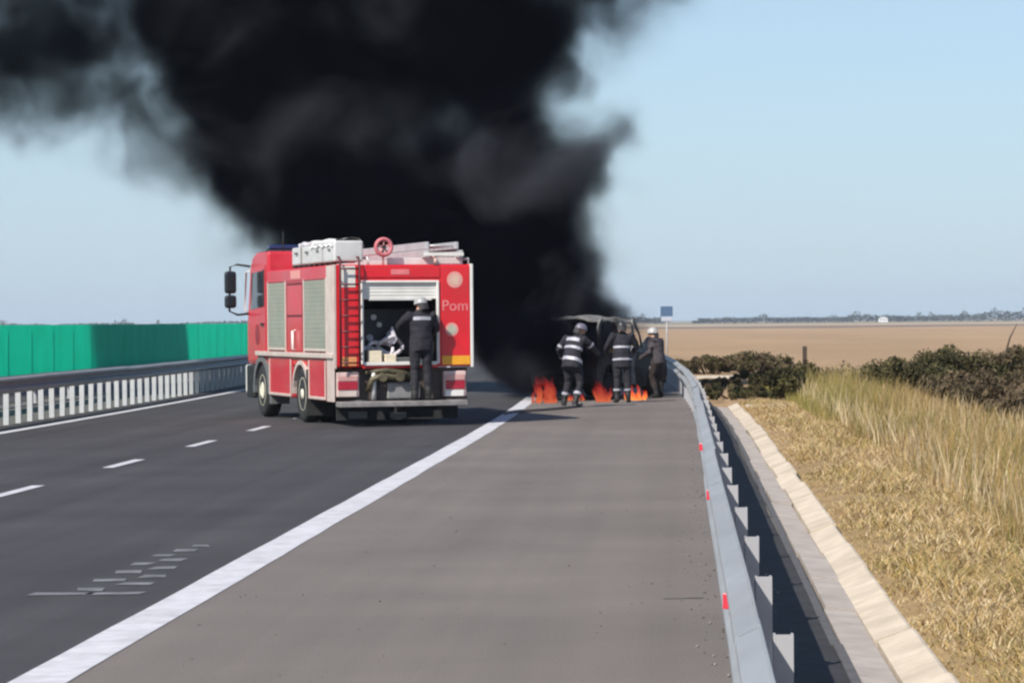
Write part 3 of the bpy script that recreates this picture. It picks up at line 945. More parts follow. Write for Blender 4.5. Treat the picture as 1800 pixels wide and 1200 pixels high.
def person(label, loc, rz, J, cloth, trousers, helmet, stripes=(), category="person", coat_len=0.0, visor=False, tag_stripe=None):
    """J: joint positions in metres, facing +y; one continuous body grown from lofts and fused"""
    J = {k: Vector(v) for k, v in J.items()}
    root = tag(empty("person", loc, rz), label, category)
    b = MB()
    # torso: ellipses from hips to collar
    spine = [J["pelvis"], J["waist"], J["chest"], J["neck"]]
    across = (J["shoulder_r"] - J["shoulder_l"]).normalized()
    hipax = (J["hip_r"] - J["hip_l"]).normalized()
    def loft(items, n=14):
        rings = []
        for c, ax, ra, rb, up in items:
            f = up.cross(ax).normalized()
            rings.append(ellipse_ring(c, ax, f, ra, rb, n))
        b.quad_strip(rings, True, True, True)
    up1 = (J["waist"] - J["pelvis"]).normalized(); up2 = (J["chest"] - J["waist"]).normalized(); up3 = (J["neck"] - J["chest"]).normalized()
    loft([(J["pelvis"] - up1 * (.14 + coat_len), hipax, .205, .155, up1), (J["pelvis"], hipax, .20, .15, up1), (J["waist"], (hipax + across).normalized(), .185, .135, up1),
          (J["chest"], across, .215, .15, up2), (J["chest"] + up3 * .10, across, .205, .135, up3), (J["neck"] - up3 * .03, across, .11, .085, up3), (J["neck"] + up3 * .03, across, .065, .065, up3)])
    head = J["head"]
    look = J.get("look", Vector((0, 1, 0))).normalized()
    b.tube([J["neck"] - up3 * .02, head - Vector((0, 0, .06))], [.062, .058], 10)
    # skull, jaw, nose, ears
    side_ = look.cross(Vector((0, 0, 1))).normalized(); hup = side_.cross(look).normalized()
    HM = Matrix((side_, look, hup)).transposed().to_4x4(); HM.translation = head
    def blob(c, s, M=HM, seg=14):
        t = bmesh.new(); bmesh.ops.create_uvsphere(t, u_segments=seg, v_segments=10, radius=1.0)
        for v in t.verts: v.co = Vector((c[0] + v.co.x * s[0], c[1] + v.co.y * s[1], c[2] + v.co.z * s[2]))
        b.merge(t, M)
    blob((0, 0, .02), (.077, .098, .105)); blob((0, .03, -.06), (.055, .07, .06)); blob((0, .1, -.01), (.014, .02, .024))
    for s in (-1, 1): blob((s * .078, -.005, -.01), (.012, .02, .032))
    blob((0, .088, -.058), (.028, .012, .01))
    for s in ("l", "r"):
        sh, el, wr = J["shoulder_" + s], J["elbow_" + s], J["wrist_" + s]
        b.tube([J["chest"] + up3 * .07 + across * (.10 if s == "r" else -.10), sh, sh.lerp(el, .5), el, el.lerp(wr, .35), wr], [.085, .088, .072, .062, .058, .047], 12)
        hp, kn, an, to = J["hip_" + s], J["knee_" + s], J["ankle_" + s], J["toe_" + s]
        b.tube([hp + Vector((0, 0, .08)), hp, hp.lerp(kn, .5), kn, kn.lerp(an, .4), an + (kn - an).normalized() * .12, an], [.105, .112, .095, .078, .078, .068, .062], 12)
        heel = an + (an - to).normalized() * .05
        b.tube([heel + Vector((0, 0, -.035)), an + Vector((0, 0, -.03)), an.lerp(to, .55) + Vector((0, 0, -.035)), to + Vector((0, 0, -.045)), to + (to - an).normalized() * .03 + Vector((0, 0, -.05))], [.045, .058, .052, .043, .02], 10)
    raw = b.mesh("body_raw")
    tmp = bpy.data.objects.new("tmp", raw); col.objects.link(tmp)
    rm = tmp.modifiers.new("fuse", 'REMESH'); rm.mode = 'VOXEL'; rm.voxel_size = .017; rm.use_smooth_shade = True
    sm = tmp.modifiers.new("smooth", 'SMOOTH'); sm.factor = .5; sm.iterations = 3
    dg = bpy.context.evaluated_depsgraph_get()
    me = bpy.data.meshes.new_from_object(tmp.evaluated_get(dg))
    bpy.data.objects.remove(tmp)
    me.name = "body"
    me.materials.clear()
    for m in (cloth, trousers, boot_m, skin_m): me.materials.append(m)
    # cloth folds
    nv = len(me.vertices)
    for v in me.vertices:
        p = v.co
        if (p - head).length > .16:
            v.co = p + v.normal * (.012 * noise.noise(p * 9) + .007 * noise.noise(Vector((p.x * 5, p.y * 5, p.z * 26))))
    hem = J["pelvis"].z - .13 - coat_len
    for f in me.polygons:
        c = f.center
        f.use_smooth = True
        if (c - head).length < .16 and c.z > J["neck"].z + .02: f.material_index = 3
        elif min((c - J["ankle_l"]).length, (c - J["ankle_r"]).length, (c - J["toe_l"]).length, (c - J["toe_r"]).length) < .16: f.material_index = 2
        elif c.z < hem + .02 and min((c - J["wrist_l"]).length, (c - J["wrist_r"]).length) > .25: f.material_index = 1
    body = link("body", me, None, root)
    # reflective bands cut from the body surface
    def band(name, origin, axis, t0, t1, keep, m):
        bb = bmesh.new(); bb.from_mesh(me)
        axis = axis.normalized()
        for t, flip in ((t0, True), (t1, False)):
            bmesh.ops.bisect_plane(bb, geom=list(bb.verts) + list(bb.edges) + list(bb.faces), plane_co=origin + axis * t, plane_no=axis, clear_outer=not flip, clear_inner=flip)
        dead = [v for v in bb.verts if not keep(v.co)]
        bmesh.ops.delete(bb, geom=dead, context='VERTS')
        bb.normal_update()
        for v in bb.verts: v.co += v.normal * .007
        for f in bb.faces: f.material_index = 0; f.smooth = True
        if not bb.faces: bb.free(); return
        mm = bpy.data.meshes.new(name); bb.to_mesh(mm); bb.free()
        mm.materials.clear(); mm.materials.append(m)
        link(name, mm, None, root)
    for kind, t0, t1 in stripes:
        if kind == "torso":
            up = (J["neck"] - J["pelvis"]).normalized()
            ax_ = lambda p: (p - J["pelvis"]) - up * (p - J["pelvis"]).dot(up)
            armd = lambda p: min(dist_seg(p, J["shoulder_" + s].lerp(J["elbow_" + s], .25), J["elbow_" + s]) for s in "lr") if True else 9
            band("reflective_stripe", J["pelvis"], up, t0, t1, lambda p: ax_(p).length < .25 and armd(p) > .085, stripe_m)
        elif kind == "back":
            up = (J["neck"] - J["pelvis"]).normalized()
            band("reflective_stripe", J["pelvis"], up, t0, t1, lambda p: abs((p - J["chest"]).dot(across)) < .155 and (p - J["chest"]).dot(up.cross(across)) * (1 if up.cross(across).dot(look) > 0 else -1) < 0.0, stripe_m)
        else:
            a, c = {"arm_l": ("elbow_l", "wrist_l"), "arm_r": ("elbow_r", "wrist_r"), "leg_l": ("knee_l", "ankle_l"), "leg_r": ("knee_r", "ankle_r"), "uarm_l": ("shoulder_l", "elbow_l"), "uarm_r": ("shoulder_r", "elbow_r")}[kind]
            A, B = J[a], J[c]
            band("reflective_stripe", A, B - A, t0 * (B - A).length, t1 * (B - A).length, lambda p: dist_seg(p, A, B) < .11, stripe_m)
    # gloves with five fingers
    for s in ("l", "r"):
        wr, el = J["wrist_" + s], J["elbow_" + s]
        d = (wr - el).normalized()
        d = (d * .8 + J.get("reach_" + s, Vector((0, 0, 0))) * .6).normalized()
        pn = d.cross(Vector((0, 0, 1)) if abs(d.z) < .9 else Vector((0, 1, 0))).normalized()
        q = d.cross(pn).normalized()
        g = MB()
        rings = [ellipse_ring(wr - d * .03, pn, q, .036, .042, 10), ellipse_ring(wr + d * .03, pn, q, .024, .045, 10), ellipse_ring(wr + d * .10, pn, q, .018, .046, 10)]
        g.quad_strip(rings, True, True, True)
        for k, L_ in enumerate((.072, .082, .078, .062)):
            o0 = wr + d * .092 + q * (-.034 + .0225 * k)
            g.tube([o0, o0 + d * L_ * .5 + pn * .012, o0 + d * L_ * .8 + pn * .038, o0 + d * L_ * .75 + pn * .06], [.0125, .0115, .010, .008], 7)
        t0 = wr + d * .03 - q * .04
        g.tube([t0, t0 - q * .028 + d * .03, t0 - q * .03 + d * .06 + pn * .02], [.015, .013, .010], 7)
        g.build("glove", glove_m, root)
    # helmet: shell, brim, crest
    hb = MB()
    prof = [(.035, .125), (.03, .118), (.06, .117), (.10, .108), (.135, .085), (.155, .05), (.162, .008)]
    hm = hb.lathe(prof, 22, HM @ Matrix.Translation((0, -.008, -.035)) @ Matrix.Diagonal((.93, 1.1, 1.0, 1)), axis='Z')
    h = hb.build("helmet", helmet, root)
    nb = MB()
    rings = []
    for k in range(9):
        t = math.pi * (.62 + .76 * k / 8) * 2 / 2
        a = math.pi * 1.22 + math.pi * .56 * k / 8
        x, y = math.cos(a), math.sin(a)
        rings.append([HM @ Vector((x * .108, y * .125 - .008, .0)), HM @ Vector((x * .118, y * .136 - .008, .0)), HM @ Vector((x * .125, y * .145 - .012, -.11)), HM @ Vector((x * .118, y * .138 - .012, -.11))])
    nb.quad_strip(rings, True, True, False)
    nb.build("neck_guard", mat("neck_guard", (.03, .028, .03), .8), h)
    return root

def dist_seg(p, a, b_):
    t = max(0, min(1, (p - a).dot(b_ - a) / max(1e-9, (b_ - a).length_squared)))
    return (p - (a + (b_ - a) * t)).length

def stand(**kw):
    J = dict(pelvis=(0, 0, .98), waist=(0, .0, 1.15), chest=(0, 0, 1.33), neck=(0, .01, 1.52), head=(0, .03, 1.64), look=(0, 1, -.05),
             shoulder_l=(-.20, 0, 1.44), shoulder_r=(.20, 0, 1.44), elbow_l=(-.27, -.03, 1.16), elbow_r=(.27, -.03, 1.16), wrist_l=(-.27, .10, .93), wrist_r=(.27, .10, .93),
             hip_l=(-.10, 0, .92), hip_r=(.10, 0, .92), knee_l=(-.11, .02, .50), knee_r=(.11, .02, .50), ankle_l=(-.12, -.02, .09), ankle_r=(.12, -.02, .09), toe_l=(-.15, .14, .06), toe_r=(.15, .14, .06))
    J.update(kw)
    return J

navy = mat("navy_cloth", (.012, .011, .017), .85, vary=.2, scale=14)
navy_b = mat("navy_trousers", (.013, .012, .017), .85, vary=.2, scale=14)
grey_cl = mat("grey_cloth", (.055, .045, .05), .85, vary=.2, scale=14)
brown_cl = mat("brown_cloth", (.04, .028, .024), .85, vary=.2, scale=14)
helm_pale = mat("pale_helmet", (.30, .30, .30), .35, vary=.06)
helm_dim = mat("dim_helmet", (.14, .13, .16), .35, vary=.06)
helm_blk = mat("black_helmet", (.03, .03, .03), .35, vary=.06)

def on_truck(x, y, z):
    c, s = math.cos(R(20)), math.sin(R(20))
    return (-4.70 + x * c - y * s, 48.42 + x * s + y * c, z)
person("firefighter in dark uniform with one white back stripe, standing on the fire engine's rear step", on_truck(.23, -.27, .432), R(20),
       stand(elbow_l=(-.33, .22, 1.27), wrist_l=(-.26, .50, 1.22), elbow_r=(.30, .10, 1.20), wrist_r=(.27, .34, 1.14), head=(.01, .06, 1.63), look=(-.25, 1, -.2), knee_l=(-.11, .03, .5), chest=(0, .03, 1.34), neck=(0, .05, 1.52)),
       navy, navy_b, helm_pale, [("back", .37, .43)])
person("firefighter with silver stripes bent towards the flames, nearest the black smoke", (-2.20, 58.0, 0), R(-28),
       stand(pelvis=(0, -.03, .97), waist=(-.01, .02, 1.13), chest=(.0, .12, 1.30), neck=(.03, .2, 1.47), head=(.06, .27, 1.58), look=(.5, 1, -.35), shoulder_l=(-.20, .12, 1.40), shoulder_r=(.20, .13, 1.38),
             elbow_l=(-.36, .05, 1.17), wrist_l=(-.38, .24, 1.0), elbow_r=(.30, .34, 1.20), wrist_r=(.22, .58, 1.12), knee_l=(-.16, .1, .50), ankle_l=(-.22, .02, .09), toe_l=(-.27, .17, .06), knee_r=(.14, .08, .5), ankle_r=(.18, -.22, .09), toe_r=(.22, -.07, .06)),
       navy, navy_b, helm_dim, [("back", .36, .44), ("torso", .20, .26), ("torso", -.05, .02), ("uarm_l", .62, .8), ("arm_l", .72, .88), ("leg_l", .5, .62), ("leg_r", .5, .62), ("uarm_r", .6, .75)], coat_len=.05)
person("firefighter in dark coat with two thin stripes, standing before the burnt car", (-1.24, 60.9, 0), R(8),
       stand(elbow_l=(-.33, .08, 1.18), wrist_l=(-.30, .32, 1.06), elbow_r=(.33, .10, 1.18), wrist_r=(.28, .34, 1.10), head=(0, .06, 1.62), look=(.1, 1, -.25), chest=(0, .05, 1.32), neck=(0, .06, 1.50)),
       navy, navy_b, helm_blk, [("torso", .18, .225), ("torso", -.08, -.035), ("leg_l", .5, .6), ("leg_r", .5, .6)], coat_len=.08)
person("person in brown and grey clothes with white helmet, between burnt car and guardrail", (-.50, 64.6, 0), R(60),
       stand(pelvis=(0, 0, .90), waist=(0, .02, 1.05), chest=(0, .06, 1.20), neck=(0, .10, 1.36), head=(0, .15, 1.47), shoulder_l=(-.19, .05, 1.29), shoulder_r=(.19, .05, 1.29), elbow_l=(-.26, .08, 1.03), wrist_l=(-.22, .28, .93), elbow_r=(.27, .05, 1.03), wrist_r=(.25, .22, .86),
             hip_l=(-.1, 0, .84), hip_r=(.1, 0, .84), knee_l=(-.12, .1, .47), knee_r=(.12, .06, .46)),
       grey_cl, brown_cl, mat("white_helmet", (.36, .35, .34), .35), [], coat_len=.0)

# ------------------------------------------------------------------ burnt car, flames
burnt = mat("burnt_body", (.055, .05, .05), .8, .1, vary=.35, scale=5, dirt=(.025, .022, .022), dirt_amt=.95, dirt_scale=1.3)
ash = mat("ash_white_body", (.26, .25, .235), .85, .05, vary=.3, scale=7, dirt=(.035, .03, .03), dirt_amt=.95, dirt_scale=2.2)
char = mat("charred_black", (.010, .009, .010), .9, vary=.4, scale=9)
rust = mat("burnt_rust", (.10, .045, .028), .85, vary=.4, scale=8)
CAR = tag(empty("burnt_car", (-2.62, 63.55, 0), R(-24)), "burnt-out estate car with ash-pale roof and empty black windows, beside the guardrail", "car")
# local: x right, y forward, z up; rear at y=0; right side faces the camera's right
hw = .84
def side_shell(sx):
    """body side with open windows and wheel arches, sheet with thickness"""
    b = MB()
    x0, x1 = sorted((sx * hw, sx * (hw - .045)))
    # lower flank between the arches
    b.prism([(.02, .32), (.28, .30), (.32, .52), (.46, .70), (.66, .74), (.86, .70), (1.0, .52), (1.04, .28), (2.62, .26), (2.66, .52), (2.80, .70), (3.0, .74), (3.2, .70), (3.34, .52), (3.40, .30), (3.78, .36), (3.84, .62), (3.80, .86), (2.80, 1.00), (1.4, 1.02), (.05, 1.06)], x0, x1, 'X')
    return b
for sx in (-1, 1):
    s = side_shell(sx).build("side_panel", burnt, CAR)
    x0, x1 = sorted((sx * (hw - .01), sx * (hw - .055)))
    for (p, q, w0) in (((.06, 1.06), (.28, 1.78), .10), ((1.18, 1.02), (1.16, 1.83), .06), ((2.72, 1.0), (2.02, 1.78), .06), ((2.05, 1.02), (1.95, 1.80), .05)):
        MB().prism([(p[0] - w0 / 2, p[1] - .03), (p[0] + w0 / 2, p[1] - .03), (q[0] + w0 / 2, q[1]), (q[0] - w0 / 2, q[1])], x0, x1, 'X').build("window_pillar", ash, CAR)
    MB().prism([(1.2, .34), (2.0, .34), (2.0, .98), (1.2, .98)], *sorted((sx * (hw + .004), sx * (hw + .018))), 'X', bevel=.01).build("door", ash if sx > 0 else burnt, CAR)
# roof, sagging
b = MB()
rings = []
for k in range(9):
    t = k / 8; y_ = .22 + 1.95 * t
    zc = 1.82 + .07 * math.sin(math.pi * t) - .05 * math.sin(math.pi * t) * (1 if 3 <= k <= 5 else .3)
    ring = []
    for q in range(11):
        u = -1 + 2 * q / 10
        ring.append((u * (hw - .05), y_, zc - .10 * abs(u) ** 3 + .022 * noise.noise(Vector((u * 3, y_ * 3, 5)))))
    ring += [(p[0], p[1], p[2] - .03) for p in reversed(ring)]
    rings.append(ring)
b.quad_strip(rings, True, True, True)
b.build("roof", mat("scorched_roof", (.10, .095, .09), .9, vary=.4, scale=6, dirt=(.30, .29, .27), dirt_amt=.8, dirt_scale=2.6), CAR)
# bonnet, crumpled
b = MB(); rings = []
for k in range(7):
    t = k / 6; y_ = 2.72 + 1.05 * t
    ring = [((-1 + 2 * q / 10) * (hw - .06), y_, 1.02 - .16 * t ** 2 - .05 * abs(-1 + 2 * q / 10) ** 3 + .06 * noise.noise(Vector((q * .5, y_ * 3, 2)))) for q in range(11)]
    ring += [(p[0], p[1], p[2] - .025) for p in reversed(ring)]
    rings.append(ring)
b.quad_strip(rings, True, True, True)
b.build("bonnet", ash, CAR)
# open tailgate frame and rear
tg = MB().prism([(-.80, .45), (.80, .45), (.80, 1.06), (-.80, 1.06)], .0, .05, 'Y', bevel=.015).build("tailgate", burnt, CAR)
MB().box((-.80, -.09, .34), (.80, .06, .56), .03).build("rear_bumper", char, CAR)
MB().box((-.80, 3.74, .30), (.80, 3.88, .60), .03).build("front_bumper", char, CAR)
for sx in (-1, 1):
    MB().box((sx * .72 - .07, -.012, .72), (sx * .72 + .07, .02, 1.02), .015).build("tail_lamp", mat("melted_lens", (.06, .015, .015), .7), CAR)
b = MB()
b.box((-.78, .1, .24), (.78, 3.74, .34)); b.box((-.76, 2.66, .34), (.76, 2.74, .99)); b.box((-.74, .35, .34), (.74, .5, .9))
b.build("floor_pan", char, CAR)
for (x0, y0) in ((-.6, 1.75), (.12, 1.75)):
    s = MB().box((x0, y0 - .5, .34), (x0 + .48, y0, .58), .04).box((x0 + .03, y0 - .62, .5), (x0 + .45, y0 - .48, 1.25), .04).build("seat_frame", rust, CAR)
MB().box((-.65, .62, .34), (.65, .95, 1.1), .05).build("rear_seat", char, CAR)
MB().box((-.5, 2.85, .34), (.5, 3.6, .85), .08).build("engine", char, CAR)
for sx in (-1, 1):
    for y_ in (.66, 3.0):
        w = empty("wheel", (sx * .74, y_, .30), 0, CAR)
        MB().lathe([(-.09, .2), (-.10, .27), (-.06, .30), (.06, .30), (.10, .27), (.09, .2)], 22).build("tyre", char, w)
        MB().lathe([(sx * .02, .20), (sx * .09, .195), (sx * .06, .12), (sx * .085, .05), (sx * .085, .01)], 18).build("rim", ash, w)
# loose sheet metal hanging at the front right
MB().prism([(2.3, 1.0), (3.2, 1.42), (3.55, 1.30), (3.75, .92), (3.1, 1.02)], hw - .20, hw - .17, 'X').build("twisted_wing", ash, CAR)
MB().prism([(.4, 1.15), (1.1, 1.15), (1.1, 1.74), (.55, 1.72)], hw - .10, hw - .085, 'X').build("warped_panel", burnt, CAR)

# heat-warped: every sheet of the wreck is buckled
for ch in CAR.children:
    if ch.type == 'MESH' and ch.name.split('.')[0] in ("side_panel", "window_pillar", "door", "tailgate", "twisted_wing", "warped_panel", "rear_bumper", "front_bumper", "bonnet", "roof"):
        bb = bmesh.new(); bb.from_mesh(ch.data)
        bmesh.ops.triangulate(bb, faces=[f for f in bb.faces if len(f.verts) > 4])
        bmesh.ops.subdivide_edges(bb, edges=[e for e in bb.edges if e.calc_length() > .14], cuts=3, use_grid_fill=True)
        for v in bb.verts:
            n_ = noise.noise_vector(v.co * 2.6 + Vector((3, 1, 7)))
            v.co += n_ * .075 + noise.noise_vector(v.co * 7) * .018
        bb.to_mesh(ch.data); bb.free()

def flame_mat(name, lo, hi, strength):
    m = bpy.data.materials.new(name); m.use_nodes = True
    nt = m.node_tree; N, L = nt.nodes, nt.links; N.clear()
    tc = N.new("ShaderNodeTexCoord"); sp = N.new("ShaderNodeSeparateXYZ"); L.new(tc.outputs["Generated"], sp.inputs[0])
    n = N.new("ShaderNodeTexNoise"); n.inputs["Scale"].default_value = 5; n.inputs["Detail"].default_value = 4; L.new(tc.outputs["Object"], n.inputs["Vector"])
    ad = N.new("ShaderNodeMath"); ad.operation = 'MULTIPLY_ADD'; L.new(n.outputs["Fac"], ad.inputs[0]); ad.inputs[1].default_value = .7; L.new(sp.outputs["Z"], ad.inputs[2])
    cr = N.new("ShaderNodeValToRGB"); L.new(ad.outputs[0], cr.inputs["Fac"])
    cr.color_ramp.elements[0].position, cr.color_ramp.elements[0].color = .35, (*lo, 1)
    cr.color_ramp.elements[1].position, cr.color_ramp.elements[1].color = 1.0, (*hi, 1)
    em = N.new("ShaderNodeEmission"); L.new(cr.outputs[0], em.inputs["Color"]); em.inputs["Strength"].default_value = strength
    tr = N.new("ShaderNodeBsdfTransparent")
    r = N.new("ShaderNodeMapRange"); L.new(ad.outputs[0], r.inputs["Value"]); r.inputs["From Min"].default_value = .5; r.inputs["From Max"].default_value = 1.25; r.inputs["To Min"].default_value = .12; r.inputs["To Max"].default_value = .9
    mx = N.new("ShaderNodeMixShader"); L.new(r.outputs[0], mx.inputs["Fac"]); L.new(em.outputs[0], mx.inputs[1]); L.new(tr.outputs[0], mx.inputs[2])
    o = N.new("ShaderNodeOutputMaterial"); L.new(mx.outputs[0], o.inputs["Surface"])
    return m
def flame(label, loc, w, d, h, m, n=5, seed=0):
    rs = random.Random(seed)
    f = tag(empty("flame", loc), label, "flame", "flames around the burnt car")
    for k in range(n):
        b = MB()
        x, y = rs.uniform(-w / 2, w / 2), rs.uniform(-d / 2, d / 2)
        hh = h * rs.uniform(.35, 1.0); r0 = h * rs.uniform(.07, .15)
        lean = rs.uniform(-.5, .15)
        ph = rs.uniform(0, 6)
        pts, rr = [], []
        for q in range(10):
            t = q / 9
            pts.append((x + lean * hh * t * t + .10 * hh * math.sin(5 * t + ph) * t, y + .08 * hh * math.sin(4 * t + 2 * ph), .005 + hh * t))
            rr.append(max(.003, r0 * (.55 + 1.5 * t) * (1 - t) ** .85 * (1 + .25 * math.sin(9 * t + ph))))
        b.tube(pts, rr, 9)
        o = b.build("flame_tongue", m, f)
        for v in o.data.vertices: v.co += noise.noise_vector(v.co * 6 + Vector((k, seed, 0))) * .04 * (v.co.z > .02)
    return f
fm_red = flame_mat("flame_dull_red", (.95, .20, .08), (.45, .03, .03), .6)
fm_org = flame_mat("flame_orange", (1.0, .34, .08), (.75, .06, .03), 1.05)
flame("dull red flames licking the road left of the stooping firefighter", (-2.92, 61.2, 0), .55, .5, .62, fm_red, 16, 3)
flame("small orange flame under the burnt car's front end, near the guardrail", (-.98, 62.7, 0), .42, .3, .40, fm_org, 13, 5)
flame("low ragged flames along the burnt car's rear, behind the stooping firefighter's legs", (-2.30, 62.6, 0), .40, .3, .30, fm_red, 8, 9)
flame("narrow red flame rising between the two striped firefighters", (-1.66, 61.6, 0), .28, .3, .60, fm_red, 12, 12)

# hose lying from the fire towards the engine
tag(MB().tube([(-2.1 + .5 * math.sin(t * 3) * .2, 58.9 + .02 * t, .035) if False else (-2.05 - 1.2 * t + .18 * math.sin(6 * t), 58.8 - 5.5 * t + .1 * math.cos(5 * t), .035) for t in [k / 24 for k in range(25)]], .032, 7).build("fire_hose", mat("canvas_hose", (.20, .17, .15), .9), None),
    "flat pale fire hose lying on the road behind the stooping firefighter", "hose")

# ------------------------------------------------------------------ grass and bushes
def blades(name, pts, heights, widths, lean, tints, m, segs=2, droop=.35):
    """curved blades: pts (n,3) roots"""
    n = len(pts)
    az = rng.uniform(0, 2 * np.pi, n)
    fac = rng.uniform(0, 2 * np.pi, n)
    side = np.stack([np.cos(fac), np.sin(fac) * .4, np.zeros(n)], 1)
    side /= np.linalg.norm(side, axis=1, keepdims=True)
    ld = np.stack([np.cos(az), np.sin(az), np.zeros(n)], 1) * lean[:, None]
    V = np.zeros((n, (segs + 1) * 2, 3)); T_ = np.zeros((n, (segs + 1) * 2, 3))
    for k in range(segs + 1):
        t = k / segs
        c = pts + ld * heights[:, None] * (t ** 1.6) + np.array([0, 0, 1.0]) * (heights * t * (1 - droop * lean * t))[:, None]
        w = widths * (1 - .85 * t) * .5
        V[:, 2 * k] = c - side * w[:, None]; V[:, 2 * k + 1] = c + side * w[:, None]
        T_[:, 2 * k] = tints; T_[:, 2 * k + 1] = tints
    base = (np.arange(n) * (segs + 1) * 2)[:, None]
    F = np.concatenate([base + np.array([[2 * k, 2 * k + 1, 2 * k + 3, 2 * k + 2]]) for k in range(segs)], 0)
    return mesh_np(name, V.reshape(-1, 3), F, m, T_.reshape(-1, 3))

def gz(x, y):
    return np.array([ground_z(a, b) for a, b in zip(x, y)])
def bendv(y): return -0.0004 * np.maximum(0, np.minimum(y, 320) - 40) ** 2
def nz2(x, y, s, o=0): return np.array([noise.noise(Vector((a * s, b * s * .6, o))) for a, b in zip(x, y)])

grass_m = mat_attr("dry_grass", .85, .25)
STRAW = np.array([.52, .375, .175]); GOLD = np.array([.45, .305, .11]); OLIVE = np.array([.26, .22, .075]); GREEN = np.array([.22, .22, .05]); BROWN = np.array([.23, .145, .07]); PALE = np.array([.62, .49, .30])
def mixtint(n, x, y, w):
    """w: base weights for straw, gold, olive, green, brown, pale"""
    C = np.stack([STRAW, GOLD, OLIVE, GREEN, BROWN, PALE])
    W_ = np.tile(np.array(w, float), (n, 1))
    k = nz2(x, y, .55, 3)
    W_[:, 2] *= np.clip(1 + 2.2 * k, .05, 4); W_[:, 3] *= np.clip(1 + 2.5 * k, .02, 4); W_[:, 5] *= np.clip(1 - 1.6 * k, .1, 3); W_[:, 4] *= np.clip(1 + 1.6 * nz2(x, y, .8, 9), .1, 3)
    W_ /= W_.sum(1, keepdims=True)
    u = rng.random(n); idx = (u[:, None] > np.cumsum(W_, 1)).sum(1).clip(0, 5)
    return C[idx] * rng.uniform(.8, 1.18, (n, 1))

# matted straw next to the drain
n = 62000
Y = 11 + 50 * rng.random(n) ** 1.7
D = 1.30 + 2.2 * rng.random(n) ** .9
keep = rng.random(n) < np.clip(1.05 - (D - 2.4) * .5, .2, 1)
Y, D = Y[keep], D[keep]; n = len(Y)
X = D + bendv(Y)
cl = nz2(X, Y, 1.6, 1)
H = np.clip(.10 + .10 * cl + rng.uniform(-.03, .08, n), .035, .32) * np.clip((D - 1.22) * 2.2, .35, 1)
pts = np.stack([X, Y, gz(X, Y) - .01 + .03 * np.clip(cl, 0, 1)], 1)
me = blades("grass", pts, H, rng.uniform(.005, .011, n) * (1 + Y / 90), rng.uniform(.5, 1.6, n), mixtint(n, X, Y, [.36, .16, .12, .03, .10, .23]), grass_m, 2, .5)
tag(link("straw_grass", me), "short matted straw-coloured grass beside the concrete drain", "grass", kind="stuff")

# tall dry grass
n = 95000
Y = 13 + 62 * rng.random(n) ** 1.15
D = 2.45 + (12.5 * rng.random(n) ** 1.45)
k = nz2(D, Y, .35, 5)
keep = (D < (Y * .135 + 1.5)) & (rng.random(n) < np.clip(.75 + .9 * k, .25, 1)) & (D > 2.62 + .35 * nz2(D, Y, .5, 8) - .35 * (Y > 48))
Y, D, k = Y[keep], D[keep], k[keep]; n = len(Y)
X = D + bendv(Y)
cl = nz2(X, Y, .9, 12)
H = np.clip(.40 + .22 * cl + .16 * k + rng.normal(0, .12, n), .14, 1.0) * np.clip((D - 2.2) * 1.1, .45, 1.0)
H *= np.where(Y > 50, 1.22, 1.0) * np.clip(1.12 - (D - 3.2) * .16, .32, 1.05)
pts = np.stack([X, Y, gz(X, Y) - .02], 1)
tint = mixtint(n, X, Y, [.22, .26, .28, .06, .12, .06]) * np.array([.84, .83, .85])
far = np.clip((Y - 42) / 14, 0, 1)[:, None] * np.clip(1 - (D - 2.3) / 2.2, 0, 1)[:, None]
tint = tint * (1 - .7 * far) + np.array([.25, .24, .055]) * .7 * far
me = blades("tall_grass", pts, H, rng.uniform(.006, .011, n) * (1 + Y / 80), rng.uniform(.05, .55, n), tint, grass_m, 3, .3)
tag(link("tall_grass", me), "tall yellow-green dry grass covering the verge below the thicket", "grass", kind="stuff")

# scattered pale seed stalks
n = 1500
Y = 22 + 48 * rng.random(n); D = 2.7 + 6 * rng.random(n) ** 1.8
keep = D < Y * .14 + 1
Y, D = Y[keep], D[keep]; n = len(Y); X = D + bendv(Y)
me = blades("seed_stalks", np.stack([X, Y, gz(X, Y)], 1), rng.uniform(.30, .62, n), rng.uniform(.010, .016, n) * (1 + Y / 90), rng.uniform(.05, .4, n), np.tile(PALE, (n, 1)) * rng.uniform(.55, 1.1, (n, 1)), grass_m, 3, .3)
tag(link("seed_stalk_grass", me), "scattered pale seed stalks rising above the tall grass", "grass", kind="stuff")

